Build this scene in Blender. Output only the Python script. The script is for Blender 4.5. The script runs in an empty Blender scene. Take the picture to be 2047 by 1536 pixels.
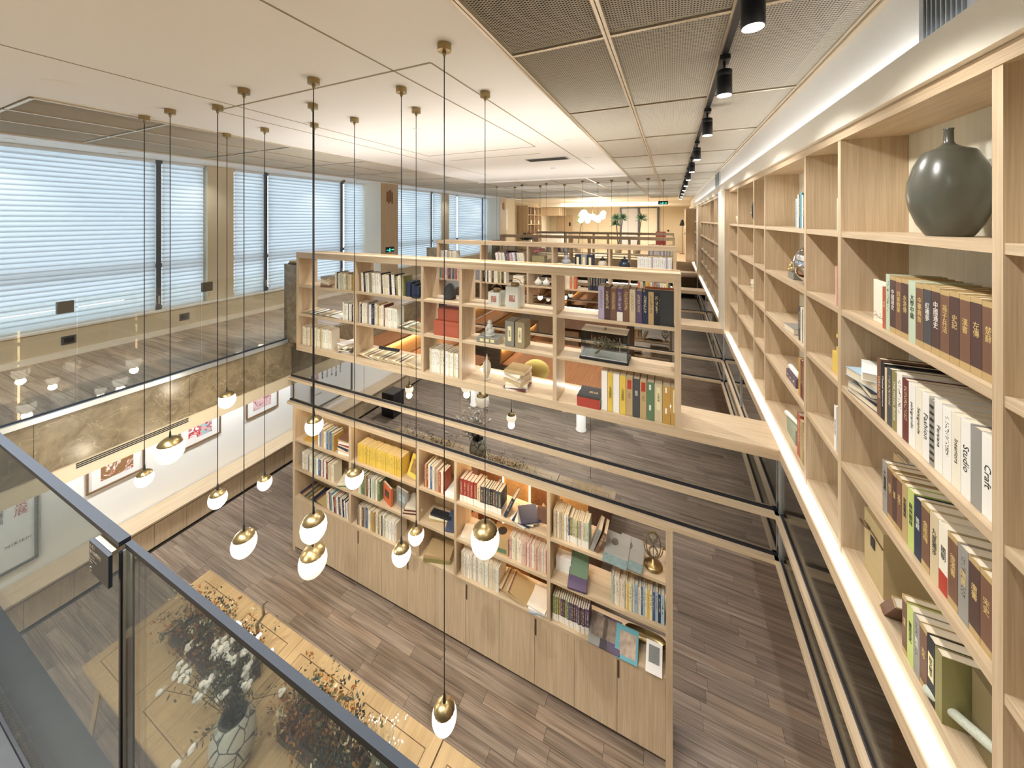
import bpy, bmesh, math, random
from mathutils import Vector, Matrix
R = random.Random(7)
PI = math.pi
SC = bpy.context.scene
COL = SC.collection
G = 5.27                      # height of the camera above the lower floor
def W(z): return z + G
UF, CE = W(-1.976), W(1.05)   # upper floor, ceiling

# ------------------------------------------------------------ camera, world, exposure
cam = bpy.data.cameras.new('camera'); camo = bpy.data.objects.new('camera', cam); COL.objects.link(camo)
cam.sensor_fit = 'HORIZONTAL'; cam.sensor_width = 36.0; cam.lens = 36.0 * 706.8 / 2047
cam.shift_y = -(768 - 439) / 2047; cam.clip_start = 0.03; cam.clip_end = 200
camo.location = (0, 0, G); camo.rotation_euler = (PI / 2, 0, math.radians(24.325))
SC.camera = camo
wd = bpy.data.worlds.new('sky'); SC.world = wd; wd.use_nodes = True
bg = wd.node_tree.nodes['Background']; bg.inputs[0].default_value = (0.78, 0.89, 1.0, 1); bg.inputs[1].default_value = 2.3
SC.view_settings.view_transform = 'Standard'; SC.view_settings.look = 'None'
SC.view_settings.gamma = 1.0; SC.view_settings.use_curve_mapping = False
SC.view_settings.exposure = 0.95
SC.cycles.use_denoising = True
SC.cycles.max_bounces = 6; SC.cycles.diffuse_bounces = 4; SC.cycles.glossy_bounces = 3; SC.cycles.transmission_bounces = 3
SC.cycles.transparent_max_bounces = 10
SC.cycles.use_adaptive_sampling = True; SC.cycles.adaptive_threshold = .08
SC.cycles.caustics_reflective = False; SC.cycles.caustics_refractive = False
SC.cycles.sample_clamp_indirect = 6.0
WARM, NEUT = (1.0, 0.88, 0.72), (1.0, 0.98, 0.94)

# ------------------------------------------------------------ mesh builder
class MB:
    def __init__(s): s.v = []; s.f = []
    def box(s, x0, x1, y0, y1, z0, z1):
        n = len(s.v)
        s.v += [(x, y, z) for z in (z0, z1) for y in (y0, y1) for x in (x0, x1)]
        s.f += [tuple(n + i for i in q) for q in ((0, 2, 3, 1), (4, 5, 7, 6), (0, 1, 5, 4), (2, 6, 7, 3), (0, 4, 6, 2), (1, 3, 7, 5))]
        return s
    def poly(s, pts):
        n = len(s.v); s.v += [tuple(p) for p in pts]; s.f.append(tuple(range(n, n + len(pts)))); return s
    def prism(s, pts, z0, z1):      # counter-clockwise outline in x,y
        n = len(s.v); k = len(pts)
        s.v += [(x, y, z0) for x, y in pts] + [(x, y, z1) for x, y in pts]
        s.f.append(tuple(n + k - 1 - i for i in range(k))); s.f.append(tuple(n + k + i for i in range(k)))
        for i in range(k):
            j = (i + 1) % k; s.f.append((n + i, n + j, n + k + j, n + k + i))
        return s
    def lathe(s, prof, seg=24, c=(0, 0, 0), flute=None):    # prof: (radius, z) from bottom to top
        n = len(s.v)
        for i, (r, z) in enumerate(prof):
            for j in range(seg):
                a = 2 * PI * j / seg
                q = r * (flute(i, a) if flute else 1)
                s.v.append((c[0] + q * math.cos(a), c[1] + q * math.sin(a), c[2] + z))
        for i in range(len(prof) - 1):
            for j in range(seg):
                k = (j + 1) % seg
                s.f.append((n + i * seg + j, n + i * seg + k, n + (i + 1) * seg + k, n + (i + 1) * seg + j))
        if prof[0][0] > 1e-5: s.f.append(tuple(n + seg - 1 - j for j in range(seg)))
        if prof[-1][0] > 1e-5: s.f.append(tuple(n + (len(prof) - 1) * seg + j for j in range(seg)))
        return s
    def tube(s, path, r, seg=6, r1=None):
        n = len(s.v); m = len(path); P = [Vector(p) for p in path]
        for i, p in enumerate(P):
            d = (P[min(i + 1, m - 1)] - P[max(i - 1, 0)]).normalized()
            u = d.cross(Vector((0, 0, 1)) if abs(d.z) < .9 else Vector((1, 0, 0))).normalized(); w = d.cross(u)
            q = r if r1 is None else r + (r1 - r) * i / max(1, m - 1)
            for j in range(seg):
                a = 2 * PI * j / seg
                s.v.append(tuple(p + u * (q * math.cos(a)) + w * (q * math.sin(a))))
        for i in range(m - 1):
            for j in range(seg):
                k = (j + 1) % seg
                s.f.append((n + i * seg + j, n + (i + 1) * seg + j, n + (i + 1) * seg + k, n + i * seg + k))
        s.f.append(tuple(n + j for j in range(seg))); s.f.append(tuple(n + (m - 1) * seg + seg - 1 - j for j in range(seg)))
        return s
    def ball(s, c, r, seg=8, rings=6, sc=(1, 1, 1)):
        n = len(s.v)
        for i in range(rings + 1):
            t = PI * i / rings
            for j in range(seg):
                a = 2 * PI * j / seg
                s.v.append((c[0] + sc[0] * r * math.sin(t) * math.cos(a), c[1] + sc[1] * r * math.sin(t) * math.sin(a), c[2] - sc[2] * r * math.cos(t)))
        for i in range(rings):
            for j in range(seg):
                k = (j + 1) % seg
                s.f.append((n + i * seg + j, n + i * seg + k, n + (i + 1) * seg + k, n + (i + 1) * seg + j))
        return s
    def xf(s, m, start=0):
        for i in range(start, len(s.v)): s.v[i] = tuple(m @ Vector(s.v[i]))
        return s
    def mesh(s, name, smooth=False):
        me = bpy.data.meshes.new(name); me.from_pydata(s.v, [], s.f); me.update()
        if smooth: me.polygons.foreach_set('use_smooth', [True] * len(me.polygons))
        return me
def B(*a): return MB().box(*a)

def link(name, data, mat=None, parent=None, loc=(0, 0, 0), rot=(0, 0, 0), color=None):
    o = bpy.data.objects.new(name, data); COL.objects.link(o)
    o.location = loc; o.rotation_euler = rot
    if parent is not None: o.parent = parent
    if mat is not None:
        if data.materials: 
            o.material_slots[0].link = 'OBJECT'; o.material_slots[0].material = mat
        else: data.materials.append(mat)
    if color is not None: o.color = (*color, 1)
    return o
def ob(name, mb, mat, parent=None, smooth=False, loc=(0, 0, 0), rot=(0, 0, 0), color=None, world=True):
    """one mesh object; under an Empty parent, world=True keeps the builder's world coordinates"""
    me = mb.mesh(name, smooth) if isinstance(mb, MB) else mb
    o = link(name, me, mat, parent, loc, rot, color)
    if parent is not None and world: 
        q = parent; t = Vector((0, 0, 0))
        while q is not None: t += q.location; q = q.parent
        o.location = Vector(loc) - t
    return o
def tag(o, label=None, cat=None, group=None, kind=None):
    if label: o['label'] = label
    if cat: o['category'] = cat
    if group: o['group'] = group
    if kind: o['kind'] = kind
    return o
def thing(name, label, cat, loc=(0, 0, 0), rz=0, group=None, kind=None):
    e = bpy.data.objects.new(name, None); COL.objects.link(e); e.empty_display_size = .1
    e.location = loc; e.rotation_euler = (0, 0, rz)
    return tag(e, label, cat, group, kind)
def struct(name, mb, mat, smooth=False): return tag(ob(name, mb, mat, None, smooth), kind='structure')
def srgb(r, g, b):
    f = lambda c: (c / 255 / 12.92) if c <= 10.3 else ((c / 255 + .055) / 1.055) ** 2.4
    return (f(r), f(g), f(b))

# ------------------------------------------------------------ materials
MATS = {}
def newmat(name):
    m = bpy.data.materials.new(name); m.use_nodes = True; MATS[name] = m
    nt = m.node_tree; return m, nt, nt.nodes, nt.links, nt.nodes['Principled BSDF']
def plain(name, col, rough=.5, metal=0.0, emit=None, es=0.0, noise=0.0, nscale=30.0, bump=0.0):
    m, nt, N, L, p = newmat(name)
    p.inputs['Base Color'].default_value = (*col, 1); p.inputs['Roughness'].default_value = rough; p.inputs['Metallic'].default_value = metal
    if emit: p.inputs['Emission Color'].default_value = (*emit, 1); p.inputs['Emission Strength'].default_value = es
    if es: m.cycles.emission_sampling = 'NONE'
    if noise or bump:
        tc = N.new('ShaderNodeTexCoord'); n = N.new('ShaderNodeTexNoise'); n.inputs['Scale'].default_value = nscale; n.inputs['Detail'].default_value = 4
        L.new(tc.outputs['Object'], n.inputs['Vector'])
        if noise:
            mx = N.new('ShaderNodeMix'); mx.data_type = 'RGBA'
            mx.inputs[6].default_value = (*[c * (1 - noise) for c in col], 1); mx.inputs[7].default_value = (*[min(1, c * (1 + noise)) for c in col], 1)
            L.new(n.outputs[0], mx.inputs[0]); L.new(mx.outputs[2], p.inputs['Base Color'])
        if bump:
            b = N.new('ShaderNodeBump'); b.inputs['Strength'].default_value = bump; b.inputs['Distance'].default_value = .01
            L.new(n.outputs[0], b.inputs['Height']); L.new(b.outputs[0], p.inputs['Normal'])
    return m
def wood(name, axis, lo, hi, rough=.45, scale=1.0, useobj=False, streak=1.0):
    """grain stretched along one axis; useobj multiplies by the object's own colour"""
    m, nt, N, L, p = newmat(name)
    tc = N.new('ShaderNodeTexCoord'); oi = N.new('ShaderNodeObjectInfo')
    add = N.new('ShaderNodeVectorMath'); add.operation = 'MULTIPLY_ADD'
    L.new(oi.outputs['Random'], add.inputs[1]); add.inputs[0].default_value = (7.1, 13.7, 5.3); L.new(tc.outputs['Object'], add.inputs[2])
    mp = N.new('ShaderNodeMapping'); s = [38 * scale] * 3; s[axis] = 1.6 * scale; mp.inputs['Scale'].default_value = s
    L.new(add.outputs[0], mp.inputs['Vector'])
    n = N.new('ShaderNodeTexNoise'); n.inputs['Scale'].default_value = 1.0; n.inputs['Detail'].default_value = 3; n.inputs['Roughness'].default_value = .65
    n.inputs['Distortion'].default_value = .35
    L.new(mp.outputs[0], n.inputs['Vector'])
    mp2 = N.new('ShaderNodeMapping'); s = [210 * scale] * 3; s[axis] = 3 * scale; mp2.inputs['Scale'].default_value = s
    L.new(add.outputs[0], mp2.inputs['Vector'])
    n2 = N.new('ShaderNodeTexNoise'); n2.inputs['Scale'].default_value = 1.0; n2.inputs['Detail'].default_value = 2
    L.new(mp2.outputs[0], n2.inputs['Vector'])
    av = N.new('ShaderNodeMath'); av.operation = 'MULTIPLY_ADD'; av.inputs[1].default_value = .45 * streak
    L.new(n2.outputs[0], av.inputs[0])
    ml = N.new('ShaderNodeMath'); ml.operation = 'MULTIPLY'; ml.inputs[1].default_value = 1 - .45 * streak
    L.new(n.outputs[0], ml.inputs[0]); L.new(ml.outputs[0], av.inputs[2])
    r = N.new('ShaderNodeValToRGB'); r.color_ramp.elements[0].position = .34; r.color_ramp.elements[1].position = .66
    r.color_ramp.elements[0].color = (*lo, 1); r.color_ramp.elements[1].color = (*hi, 1)
    L.new(av.outputs[0], r.inputs[0])
    if useobj:
        mx = N.new('ShaderNodeMix'); mx.data_type = 'RGBA'; mx.blend_type = 'MULTIPLY'; mx.inputs[0].default_value = 1
        L.new(r.outputs[0], mx.inputs[6]); L.new(oi.outputs['Color'], mx.inputs[7]); L.new(mx.outputs[2], p.inputs['Base Color'])
    else: L.new(r.outputs[0], p.inputs['Base Color'])
    p.inputs['Roughness'].default_value = rough
    return m
OAK = (srgb(184, 160, 128), srgb(213, 192, 162))
oak_x, oak_y, oak_z = (wood('oak_grain_' + 'xyz'[i], i, *OAK) for i in range(3))
pale_z = wood('pale_back_panel', 2, srgb(214, 210, 190), srgb(232, 228, 210), scale=.5)
plank_m = wood('floor_plank_oak', 0, srgb(104, 88, 76), srgb(172, 154, 136), .36, .55, True, .8)
plank_y = wood('walkway_plank_oak', 0, srgb(140, 118, 98), srgb(206, 186, 164), .33, .55, True, .8)
table_m = wood('table_oak', 1, srgb(162, 136, 98), srgb(188, 162, 120), .4)
tier_m = wood('tier_walnut', 1, srgb(112, 72, 44), srgb(158, 108, 70), .4)
riser_m = wood('tier_riser_oak', 1, srgb(186, 142, 88), srgb(216, 172, 116), .45)
white = plain('white_paint', srgb(246, 244, 239), .6)
warmwall = plain('beige_paint', srgb(216, 203, 176), .6)
greyjoint = plain('joint_shadow', srgb(96, 86, 74), .7)
cream = plain('cream_bulkhead', srgb(243, 237, 222), .55)
black = plain('black_metal', srgb(26, 28, 32), .4)
gasket = plain('black_gasket', srgb(22, 27, 38), .45)
alu = plain('brushed_aluminium', srgb(205, 212, 218), .32, .85)
champ = plain('champagne_trim', srgb(214, 200, 176), .35, .55)
brass = plain('brushed_brass', srgb(158, 138, 98), .32, .9)
dark = plain('plenum_black', srgb(40, 46, 58), .9)
strand = plain('expanded_metal', srgb(206, 200, 186), .5)
stone_d = plain('dark_slate', srgb(52, 56, 60), .45, noise=.35, nscale=14)
concrete = plain('grey_concrete', srgb(120, 112, 98), .7, noise=.15, nscale=9)
def marble(name, a, b, v):
    m, nt, N, L, p = newmat(name)
    tc = N.new('ShaderNodeTexCoord'); n = N.new('ShaderNodeTexNoise'); n.inputs['Scale'].default_value = 5; n.inputs['Detail'].default_value = 8; n.inputs['Roughness'].default_value = .7; n.inputs['Distortion'].default_value = .8
    L.new(tc.outputs['Object'], n.inputs['Vector'])
    r = N.new('ShaderNodeValToRGB'); r.color_ramp.elements[0].color = (*a, 1); r.color_ramp.elements[1].color = (*b, 1); r.color_ramp.elements[0].position = .3; r.color_ramp.elements[1].position = .7
    L.new(n.outputs[0], r.inputs[0])
    n2 = N.new('ShaderNodeTexNoise'); n2.inputs['Scale'].default_value = 2.2; n2.inputs['Detail'].default_value = 6; n2.inputs['Distortion'].default_value = 1.5
    L.new(tc.outputs['Object'], n2.inputs['Vector'])
    r2 = N.new('ShaderNodeValToRGB'); e = r2.color_ramp.elements; e[0].position = .494; e[0].color = (0, 0, 0, 1); e[1].position = .5; e[1].color = (.6, .6, .6, 1)
    q = r2.color_ramp.elements.new(.506); q.color = (0, 0, 0, 1)
    L.new(n2.outputs[0], r2.inputs[0])
    mx = N.new('ShaderNodeMix'); mx.data_type = 'RGBA'; mx.inputs[7].default_value = (*v, 1)
    L.new(r2.outputs[0], mx.inputs[0]); L.new(r.outputs[0], mx.inputs[6]); L.new(mx.outputs[2], p.inputs['Base Color'])
    p.inputs['Roughness'].default_value = .25
    return m
marb = marble('brown_marble', srgb(104, 92, 72), srgb(152, 138, 112), srgb(182, 170, 144))
def glass(name, tint, k, base=.04, rough=0.0):
    """thin sheet: clear tint plus a mirror reflection that grows towards grazing view"""
    m, nt, N, L, p = newmat(name); N.remove(p)
    t = N.new('ShaderNodeBsdfTransparent'); t.inputs[0].default_value = (*tint, 1)
    g = N.new('ShaderNodeBsdfGlossy'); g.inputs['Roughness'].default_value = rough
    fr = N.new('ShaderNodeFresnel'); fr.inputs[0].default_value = 1.5
    ma = N.new('ShaderNodeMath'); ma.operation = 'MULTIPLY_ADD'; ma.inputs[1].default_value = k; ma.inputs[2].default_value = base; ma.use_clamp = True
    L.new(fr.outputs[0], ma.inputs[0])
    mx = N.new('ShaderNodeMixShader'); L.new(ma.outputs[0], mx.inputs[0]); L.new(t.outputs[0], mx.inputs[1]); L.new(g.outputs[0], mx.inputs[2])
    L.new(mx.outputs[0], N['Material Output'].inputs['Surface'])
    return m
clear = glass('clear_glass', (.96, .98, .97), .8, .02)
rail_glass = glass('balustrade_glass', (.965, .975, .955), .75, .015)
land_glass = glass('landing_glass', (.925, .935, .895), .6, .01)
mirror_glass = glass('reflective_dark_glass', (.16, .18, .18), .9, .40)
case_glass = glass('display_glass', (.94, .96, .95), .8, .03)
def blindmat():
    m, nt, N, L, p = newmat('blind_fabric'); N.remove(p)
    d = N.new('ShaderNodeBsdfDiffuse'); d.inputs[0].default_value = (.86, .89, .92, 1)
    t = N.new('ShaderNodeBsdfTranslucent'); t.inputs[0].default_value = (.72, .80, .86, 1)
    mx = N.new('ShaderNodeMixShader'); mx.inputs[0].default_value = .5
    L.new(d.outputs[0], mx.inputs[1]); L.new(t.outputs[0], mx.inputs[2]); L.new(mx.outputs[0], N['Material Output'].inputs['Surface'])
    return m
blind_m = blindmat()
def emitter(name, col, s):
    m, nt, N, L, p = newmat(name); N.remove(p)
    e = N.new('ShaderNodeEmission'); e.inputs[0].default_value = (*col, 1); e.inputs[1].default_value = s
    L.new(e.outputs[0], N['Material Output'].inputs['Surface']); m.cycles.emission_sampling = 'NONE'; return m
lamp_on = emitter('lamp_face', (1, .96, .9), 30)
led_m = emitter('led_strip', (1, .97, .92), 14)
warm_led = emitter('warm_led_strip', (1, .74, .42), 7)
exit_m = emitter('exit_green', (.05, .9, .55), 1.5)

def lamp(kind, loc, energy, color=NEUT, size=.1, spot=None, aim=None, parent=None, blend=.6, sy=None, along=None):
    l = bpy.data.lights.new('lamp_light', kind); l.energy = energy; l.color = color
    o = bpy.data.objects.new('lamp_light', l); COL.objects.link(o); o.location = loc
    if kind == 'AREA':
        l.size = size
        if sy: l.shape = 'RECTANGLE'; l.size_y = sy
    else: l.shadow_soft_size = size
    if kind == 'SPOT': l.spot_size = spot or 1.6; l.spot_blend = blend
    if aim is not None: o.rotation_euler = (Vector(aim) - Vector(loc)).to_track_quat('-Z', 'Y').to_euler()
    if along is not None:      # long side of the strip runs along this axis
        z = (Vector(loc) - Vector(aim)).normalized(); yv = Vector(along).normalized(); x = yv.cross(z).normalized()
        o.rotation_euler = Matrix((x, yv, x.cross(yv))).transposed().to_euler()
    if parent is not None:
        o.parent = parent; o.location = Vector(loc) - parent.location
    return o
# ------------------------------------------------------------ floors
def planks(parent, mat, x0, x1, y0, y1, ztop, w=.125, ln=1.0, keep=lambda x, y: True, tint=(.78, 1.08), stuffname='plank_field'):
    meshes = {}; rest = [MB() for _ in range(4)]
    n = int(round((y1 - y0) / w)); w = (y1 - y0) / n
    for j in range(n):
        ya = y0 + j * w; x = x0 - R.random() * ln
        while x < x1:
            L = ln * R.choice((.7, .85, 1.0, 1.0, 1.2)); a, b = max(x, x0), min(x + L, x1)
            if b - a > .03:
                t = R.uniform(*tint); q = R.uniform(-.03, .03)
                if keep((a + b) / 2, ya + w / 2):
                    key = round(b - a, 2)
                    if key not in meshes:
                        meshes[key] = B(0, key - .003, 0, w - .003, -.012, 0).mesh('plank')
                    ob('plank', meshes[key], mat, parent, loc=(a, ya, ztop), color=(t * (1 + q), t, t * (1 - q)))
                else: rest[R.randrange(4)].box(a, b - .003, ya, ya + w - .003, ztop - .012, ztop)
            x += L
    for i, m in enumerate(rest):
        if m.v:
            t = tint[0] + (tint[1] - tint[0]) * (i + .5) / 4
            o = ob(stuffname, m, mat, parent, color=(t, t, t)); o['kind'] = 'stuff'
floor = struct('floor', B(-8.2, 2.8, -4.2, 25, -.2, -.013), greyjoint)
planks(floor, plank_m, -7.5, 2.65, -4.0, 15, 0, keep=lambda x, y: -5.9 < x < 1.9 and 1.5 < y < 5.6)
up = struct('floor_upper', B(-8.2, -5.65, .57, 24.8, W(-2.69), UF - .013), concrete)
planks(up, plank_y, -7.94, -5.72, .57, 15.2, UF, keep=lambda x, y: y < 13)
struct('floor_upper_far', B(-5.65, 1.25, 18.4, 24.8, W(-2.69), UF), oak_x)
nearfl = struct('floor_landing', B(-8.2, 1.25, -4.2, .57, W(-2.5), UF), stone_d)
for k in range(14): ob('plank', B(-8.1, 1.2, -4.1 + k * .285, -4.1 + k * .285 + .282, UF, UF + .004), oak_x, nearfl)  # pale boards put on the unseen landing to bounce light upward
# marble edge of the walkway, its beige lower band and the aluminium channel on top
for k in range(13):
    y0 = .57 if k == 0 else 1.21 * k; y1 = min(1.21 * (k + 1), 15.2)
    ob('marble_panel', B(-5.65, -5.62, y0 + .001, y1 - .002, W(-2.51), UF), marb, up)
ob('edge_band', B(-5.65, -5.628, .57, 15.2, W(-2.69), W(-2.511)), warmwall, up)
ob('aluminium_channel', B(-5.70, -5.60, .57, 3.68, UF, UF + .055), alu, up)
ob('glazing_gasket', B(-5.665, -5.635, .57, 3.68, UF + .055, UF + .066), gasket, up)

# ------------------------------------------------------------ walls
XL = -7.95
wl = struct('wall_left', B(XL - .35, XL, -4.2, 24.8, UF - .3, W(-1.575)), warmwall)
struct('wall_left_lower', B(XL - .35, XL + .018, -4.2, 24.8, 0, W(-2.69)), white)
ob('window_sill', B(XL - .12, XL + .035, -4, 14.83, W(-1.575), W(-1.545)), white, wl)
struct('baseboard_left', B(XL, XL + .018, .57, 14.8, UF, UF + .085), cream)
struct('wall_left_head', B(XL - .35, XL - .05, -4.2, 24.8, W(1.016), CE + .6), white)
for i, (a, b) in enumerate(((3.71, 4.15), (11.18, 11.64))):
    struct('pillar_%d' % (i + 1), B(XL - .3, XL - .03, a, b, W(-1.575), W(1.016)), warmwall)
colm = []
for i, (a, b) in enumerate(((7.41, 8.08), (14.83, 15.5))):
    c = struct('column_%d' % (i + 1), B(XL - .3, -7.335, a, b, UF, CE), cream)
    ob('column_cladding', B(-7.335, -7.322, a + .004, b - .004, UF, CE - .01), oak_z, c); colm.append(c)
wall_far_l = struct('wall_left_far', B(XL - .3, XL, 15.5, 24.8, UF, CE), warmwall)
struct('wall_back', B(-8.3, 2.8, -4.3, -4.1, 0, CE + .6), white)
struct('wall_right', B(1.205, 1.4, -4.2, 24.8, W(-2.06), CE + .6), warmwall)
struct('wall_right_lower', B(2.65, 2.8, -4.2, 25, 0, W(-2.06)), oak_z)
struct('ceiling_lower_right', B(1.3, 2.8, -4.2, 25, W(-2.06), W(-1.98)), white)
wf = struct('wall_far', B(-8.3, 2.8, 24.2, 24.5, 0, CE + .6), warmwall)
lamp('AREA', (-3.4, 20.3, CE - .03), 120, WARM, 6, aim=(-3.4, 20.3, 0), sy=3)  # added fill panel with no fitting, brightens the far lounge

# windows and blinds
winframe = plain('window_frame_grey', srgb(92, 98, 106), .4, .3)
bar = plain('blind_rail_white', srgb(226, 230, 232), .5)
slat_prof = [(.008, 0), (.012, .02), (.010, .045), (.002, .072), (-.010, .098)]
def slatmesh(ln):
    m = MB()
    for i in range(len(slat_prof) - 1):
        (a, z0), (b, z1) = slat_prof[i], slat_prof[i + 1]
        m.poly([(a, 0, z0), (a, ln, z0), (b, ln, z1), (b, 0, z1)])
    return m.mesh('slat', True)
wins = [(-3.9, 2.98, 0), (3.07, 3.66, 0), (4.17, 4.73, 0), (4.83, 6.66, 0), (6.77, 7.39, .6), (8.12, 10.52, 0), (10.66, 11.16, 0), (11.66, 12.20, 0), (12.34, 14.34, 0), (14.44, 14.81, 0)]
zs0, zs1 = W(-1.545), W(1.016)
wl1 = ['widest blind at the glass landing corner', 'narrow blind before the first beige pier', 'narrow blind after the first beige pier', 'wide blind behind the pendant cords', 'narrow half-open blind against the wood-clad column', 'wide blind beyond the wood-clad column', 'narrow blind before the second beige pier', 'narrow blind after the second beige pier', 'wide blind near the far column', 'thin blind touching the far column']
for i, (a, b, tilt) in enumerate(wins):
    w = thing('window_%d' % (i + 1), None, None, (XL - .2, a, zs0), kind='structure')
    fr = MB()
    for (y0, y1, z0, z1) in ((a - .05, a, zs0, zs1), (b, b + .05, zs0, zs1), (a, b, zs0, zs0 + .05), (a, b, zs1 - .05, zs1), (a, b, W(-.80) - .035, W(-.80) + .035)):
        fr.box(XL - .24, XL - .17, y0, y1, z0, z1)
    ob('window_frame', fr, winframe, w)
    ob('pane', B(XL - .21, XL - .204, a, b, zs0, zs1), clear, w)
    bl = thing('window_blind', 'white slatted ' + wl1[i], 'blind', (XL - .07, a, zs0), group='white window blinds along the facade')
    ob('head_rail', B(XL - .10, XL - .04, a, b, zs1 - .05, zs1 - .002), bar, bl)
    ob('bottom_rail', B(XL - .085, XL - .06, a, b, zs0 + .004, zs0 + .03), bar, bl)
    sm = slatmesh(b - a); p = .0705; z = zs0 + .03
    while z < zs1 - .09:
        ob('slat', sm, blind_m, bl, loc=(XL - .07, a, z), rot=(0, tilt, 0)); z += p
    if i in (0, 2, 3, 5, 8):
        q = thing('window_mullion', {0: 'dark post between widest blind and narrow blind', 2: 'dark post between the two blinds past the beige pier', 3: 'dark post between wide blind and half-open blind', 5: 'dark post beyond the wood-clad column', 8: 'dark post by the far column'}[i], 'mullion', (XL - .06, b, zs0))
        ob('post', B(XL - .16, XL - .05, b + .01, b + .08, zs0, zs1), winframe, q)
        ob('handle', B(XL - .05, XL - .03, b + .03, b + .055, zs0 + .10, zs0 + .24), alu, q)

# ------------------------------------------------------------ ceiling
ceil = struct('ceiling', MB().box(-4.98, -.95, -4.2, 8.7, CE, CE + .05).box(-7.27, -4.98, -4.2, 1.05, CE, CE + .05), white)
struct('ceiling_window_soffit', B(XL - .06, -7.27, -4.2, 17.3, W(1.017), CE + .05), white)
struct('ceiling_far', MB().box(-8.2, -.95, 16.6, 24.3, CE, CE + .05).box(-.95, 1.25, 18.1, 24.3, CE, CE + .05).box(-8.2, 1.3, 21.8, 24.3, W(.80), CE), cream)
struct('ceiling_plenum', MB().box(-8.3, 2.8, -4.3, 25, CE + .55, CE + .6), dark)
# shadow-gap grooves in the white ceiling
gm = plain('ceiling_groove', srgb(150, 138, 110), .6)
def groove(x0, x1, y0, y1): ob('groove', B(x0, x1, y0, y1, CE - .0015, CE + .002), gm, ceil)
gw = .007
for (x, y0, y1) in ((-1.79, -4, 4.77), (-3.67, -4, 4.77), (-1.47, 1.93, 7.4), (-4.0, 1.93, 7.4)): groove(x - gw, x + gw, y0, y1)
for (y, x0, x1) in ((1.93, -4.0, -1.47), (4.77, -3.67, -1.79), (5.3, -3.6, -1.9)): groove(x0, x1, y - gw * 1.3, y + gw * 1.3)
# expanded-metal fields: shared panel meshes
def meshpanel(w, l, lw=.028, sw=.0175, t=.0030):
    m = MB(); nx = max(1, int(round(w / (lw / 2)))); dx = w / nx; ny = max(1, int(round(l / (sw)))); dy = l / ny
    for j in range(ny):
        for half in (0, 1):
            yc = (j + .5 * half) * dy
            s = 1
            for i in range(nx):
                k = (i + half) % 2
                ya = yc + (0 if k == 0 else dy / 2); yb = yc + (dy / 2 if k == 0 else 0)
                m.poly([(i * dx, ya - t / 2, .001), ((i + 1) * dx, yb - t / 2, .001), ((i + 1) * dx, yb + t / 2, -.0015), (i * dx, ya + t / 2, -.0015)])
    return m.mesh('mesh_panel')
mcache = {}
def meshfield(parent, xs, ys):
    for i in range(len(xs) - 1):
        for j in range(len(ys) - 1):
            w, l = xs[i + 1] - xs[i] - .03, ys[j + 1] - ys[j] - .03
            k = (round(w, 2), round(l, 2))
            if k not in mcache: mcache[k] = meshpanel(*k)
            ob('mesh_panel', mcache[k], strand, parent, loc=(xs[i] + .015, ys[j] + .015, CE))
    for x in xs:
        for d in (-.011, .011):
            ob('tee_bar', B(x + d - .0085, x + d + .0085, ys[0], ys[-1], CE - .014, CE + .012), champ, parent)
    for y in ys:
        for i in range(len(xs) - 1):
            ob('cross_bar', B(xs[i] + .02, xs[i + 1] - .02, y - .012, y + .012, CE - .012, CE + .012), champ, parent)
yr = [2.06 + 1.372 * k for k in range(-3, 12)] + [18.1]
fieldR = tag(thing('ceiling_mesh_aisle', None, None, (0, 0, CE)), kind='structure'); meshfield(fieldR, [-.94, -.335, .29, .90], yr)
fieldL = tag(thing('ceiling_mesh_window', None, None, (-6, 1, CE)), kind='structure'); meshfield(fieldL, [-7.26, -6.4, -5.72, -4.99], [1.07] + [1.97 + 1.372 * k for k in range(11)])
fieldF = tag(thing('ceiling_mesh_far', None, None, (-3, 9, CE)), kind='structure'); meshfield(fieldF, [-4.97, -3.96, -2.95, -1.95, -.96], [8.72, 10.1, 11.47, 12.84, 14.2, 15.6, 16.6])
struct('trim_1', B(-4.985, -.95, 8.7, 8.73, CE - .03, CE + .05), white)

# bulkhead over the wall bookcase
struct('beam_bulkhead', B(.865, 1.21, -4.2, 21.5, W(.52), W(.68)), cream)
struct('wall_right_frieze', B(.93, 1.21, -4.2, 21.5, W(.68), CE + .02), white)
struct('trim_2', B(.90, .955, -4.2, 21.5, CE - .03, CE + .01), champ)
lamp('AREA', (.880, 8, W(.685)), 4, (.93, .96, 1.0), .02, aim=(.955, 8, W(.85)), sy=19, along=(0, 1, 0))
lamp('AREA', (.900, 8, W(.69)), 9, NEUT, .03, aim=(.70, 8, CE), sy=19, along=(0, 1, 0))
gd = plain('grille_dark', srgb(70, 70, 64), .6)
for (a, b, nm) in ((1.42, 1.95, 'pale slatted air grille in the bulkhead above the big vase'), (8.6, 9.3, 'small air grille in the bulkhead past the wide pilaster')):
    g = thing('air_grille', nm, 'grille', (.93, a, W(.70)))
    ob('backing', B(.924, .929, a, b, W(.70), W(1.03)), gd, g)
    for (y0, y1, z0, z1) in ((a - .025, a, .69, 1.035), (b, b + .025, .69, 1.035), ((a + b) / 2 - .03, (a + b) / 2 + .03, .69, 1.035)): ob('frame_bar', B(.908, .93, y0, y1, W(z0), W(z1)), alu, g)
    n = 20
    for k in range(n):
        y = a + (k + .5) * (b - a) / n
        if abs(y - (a + b) / 2) > .035: ob('louvre_slat', B(.912, .924, y - .003, y + .003, W(.70), W(1.03)), alu, g)

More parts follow.
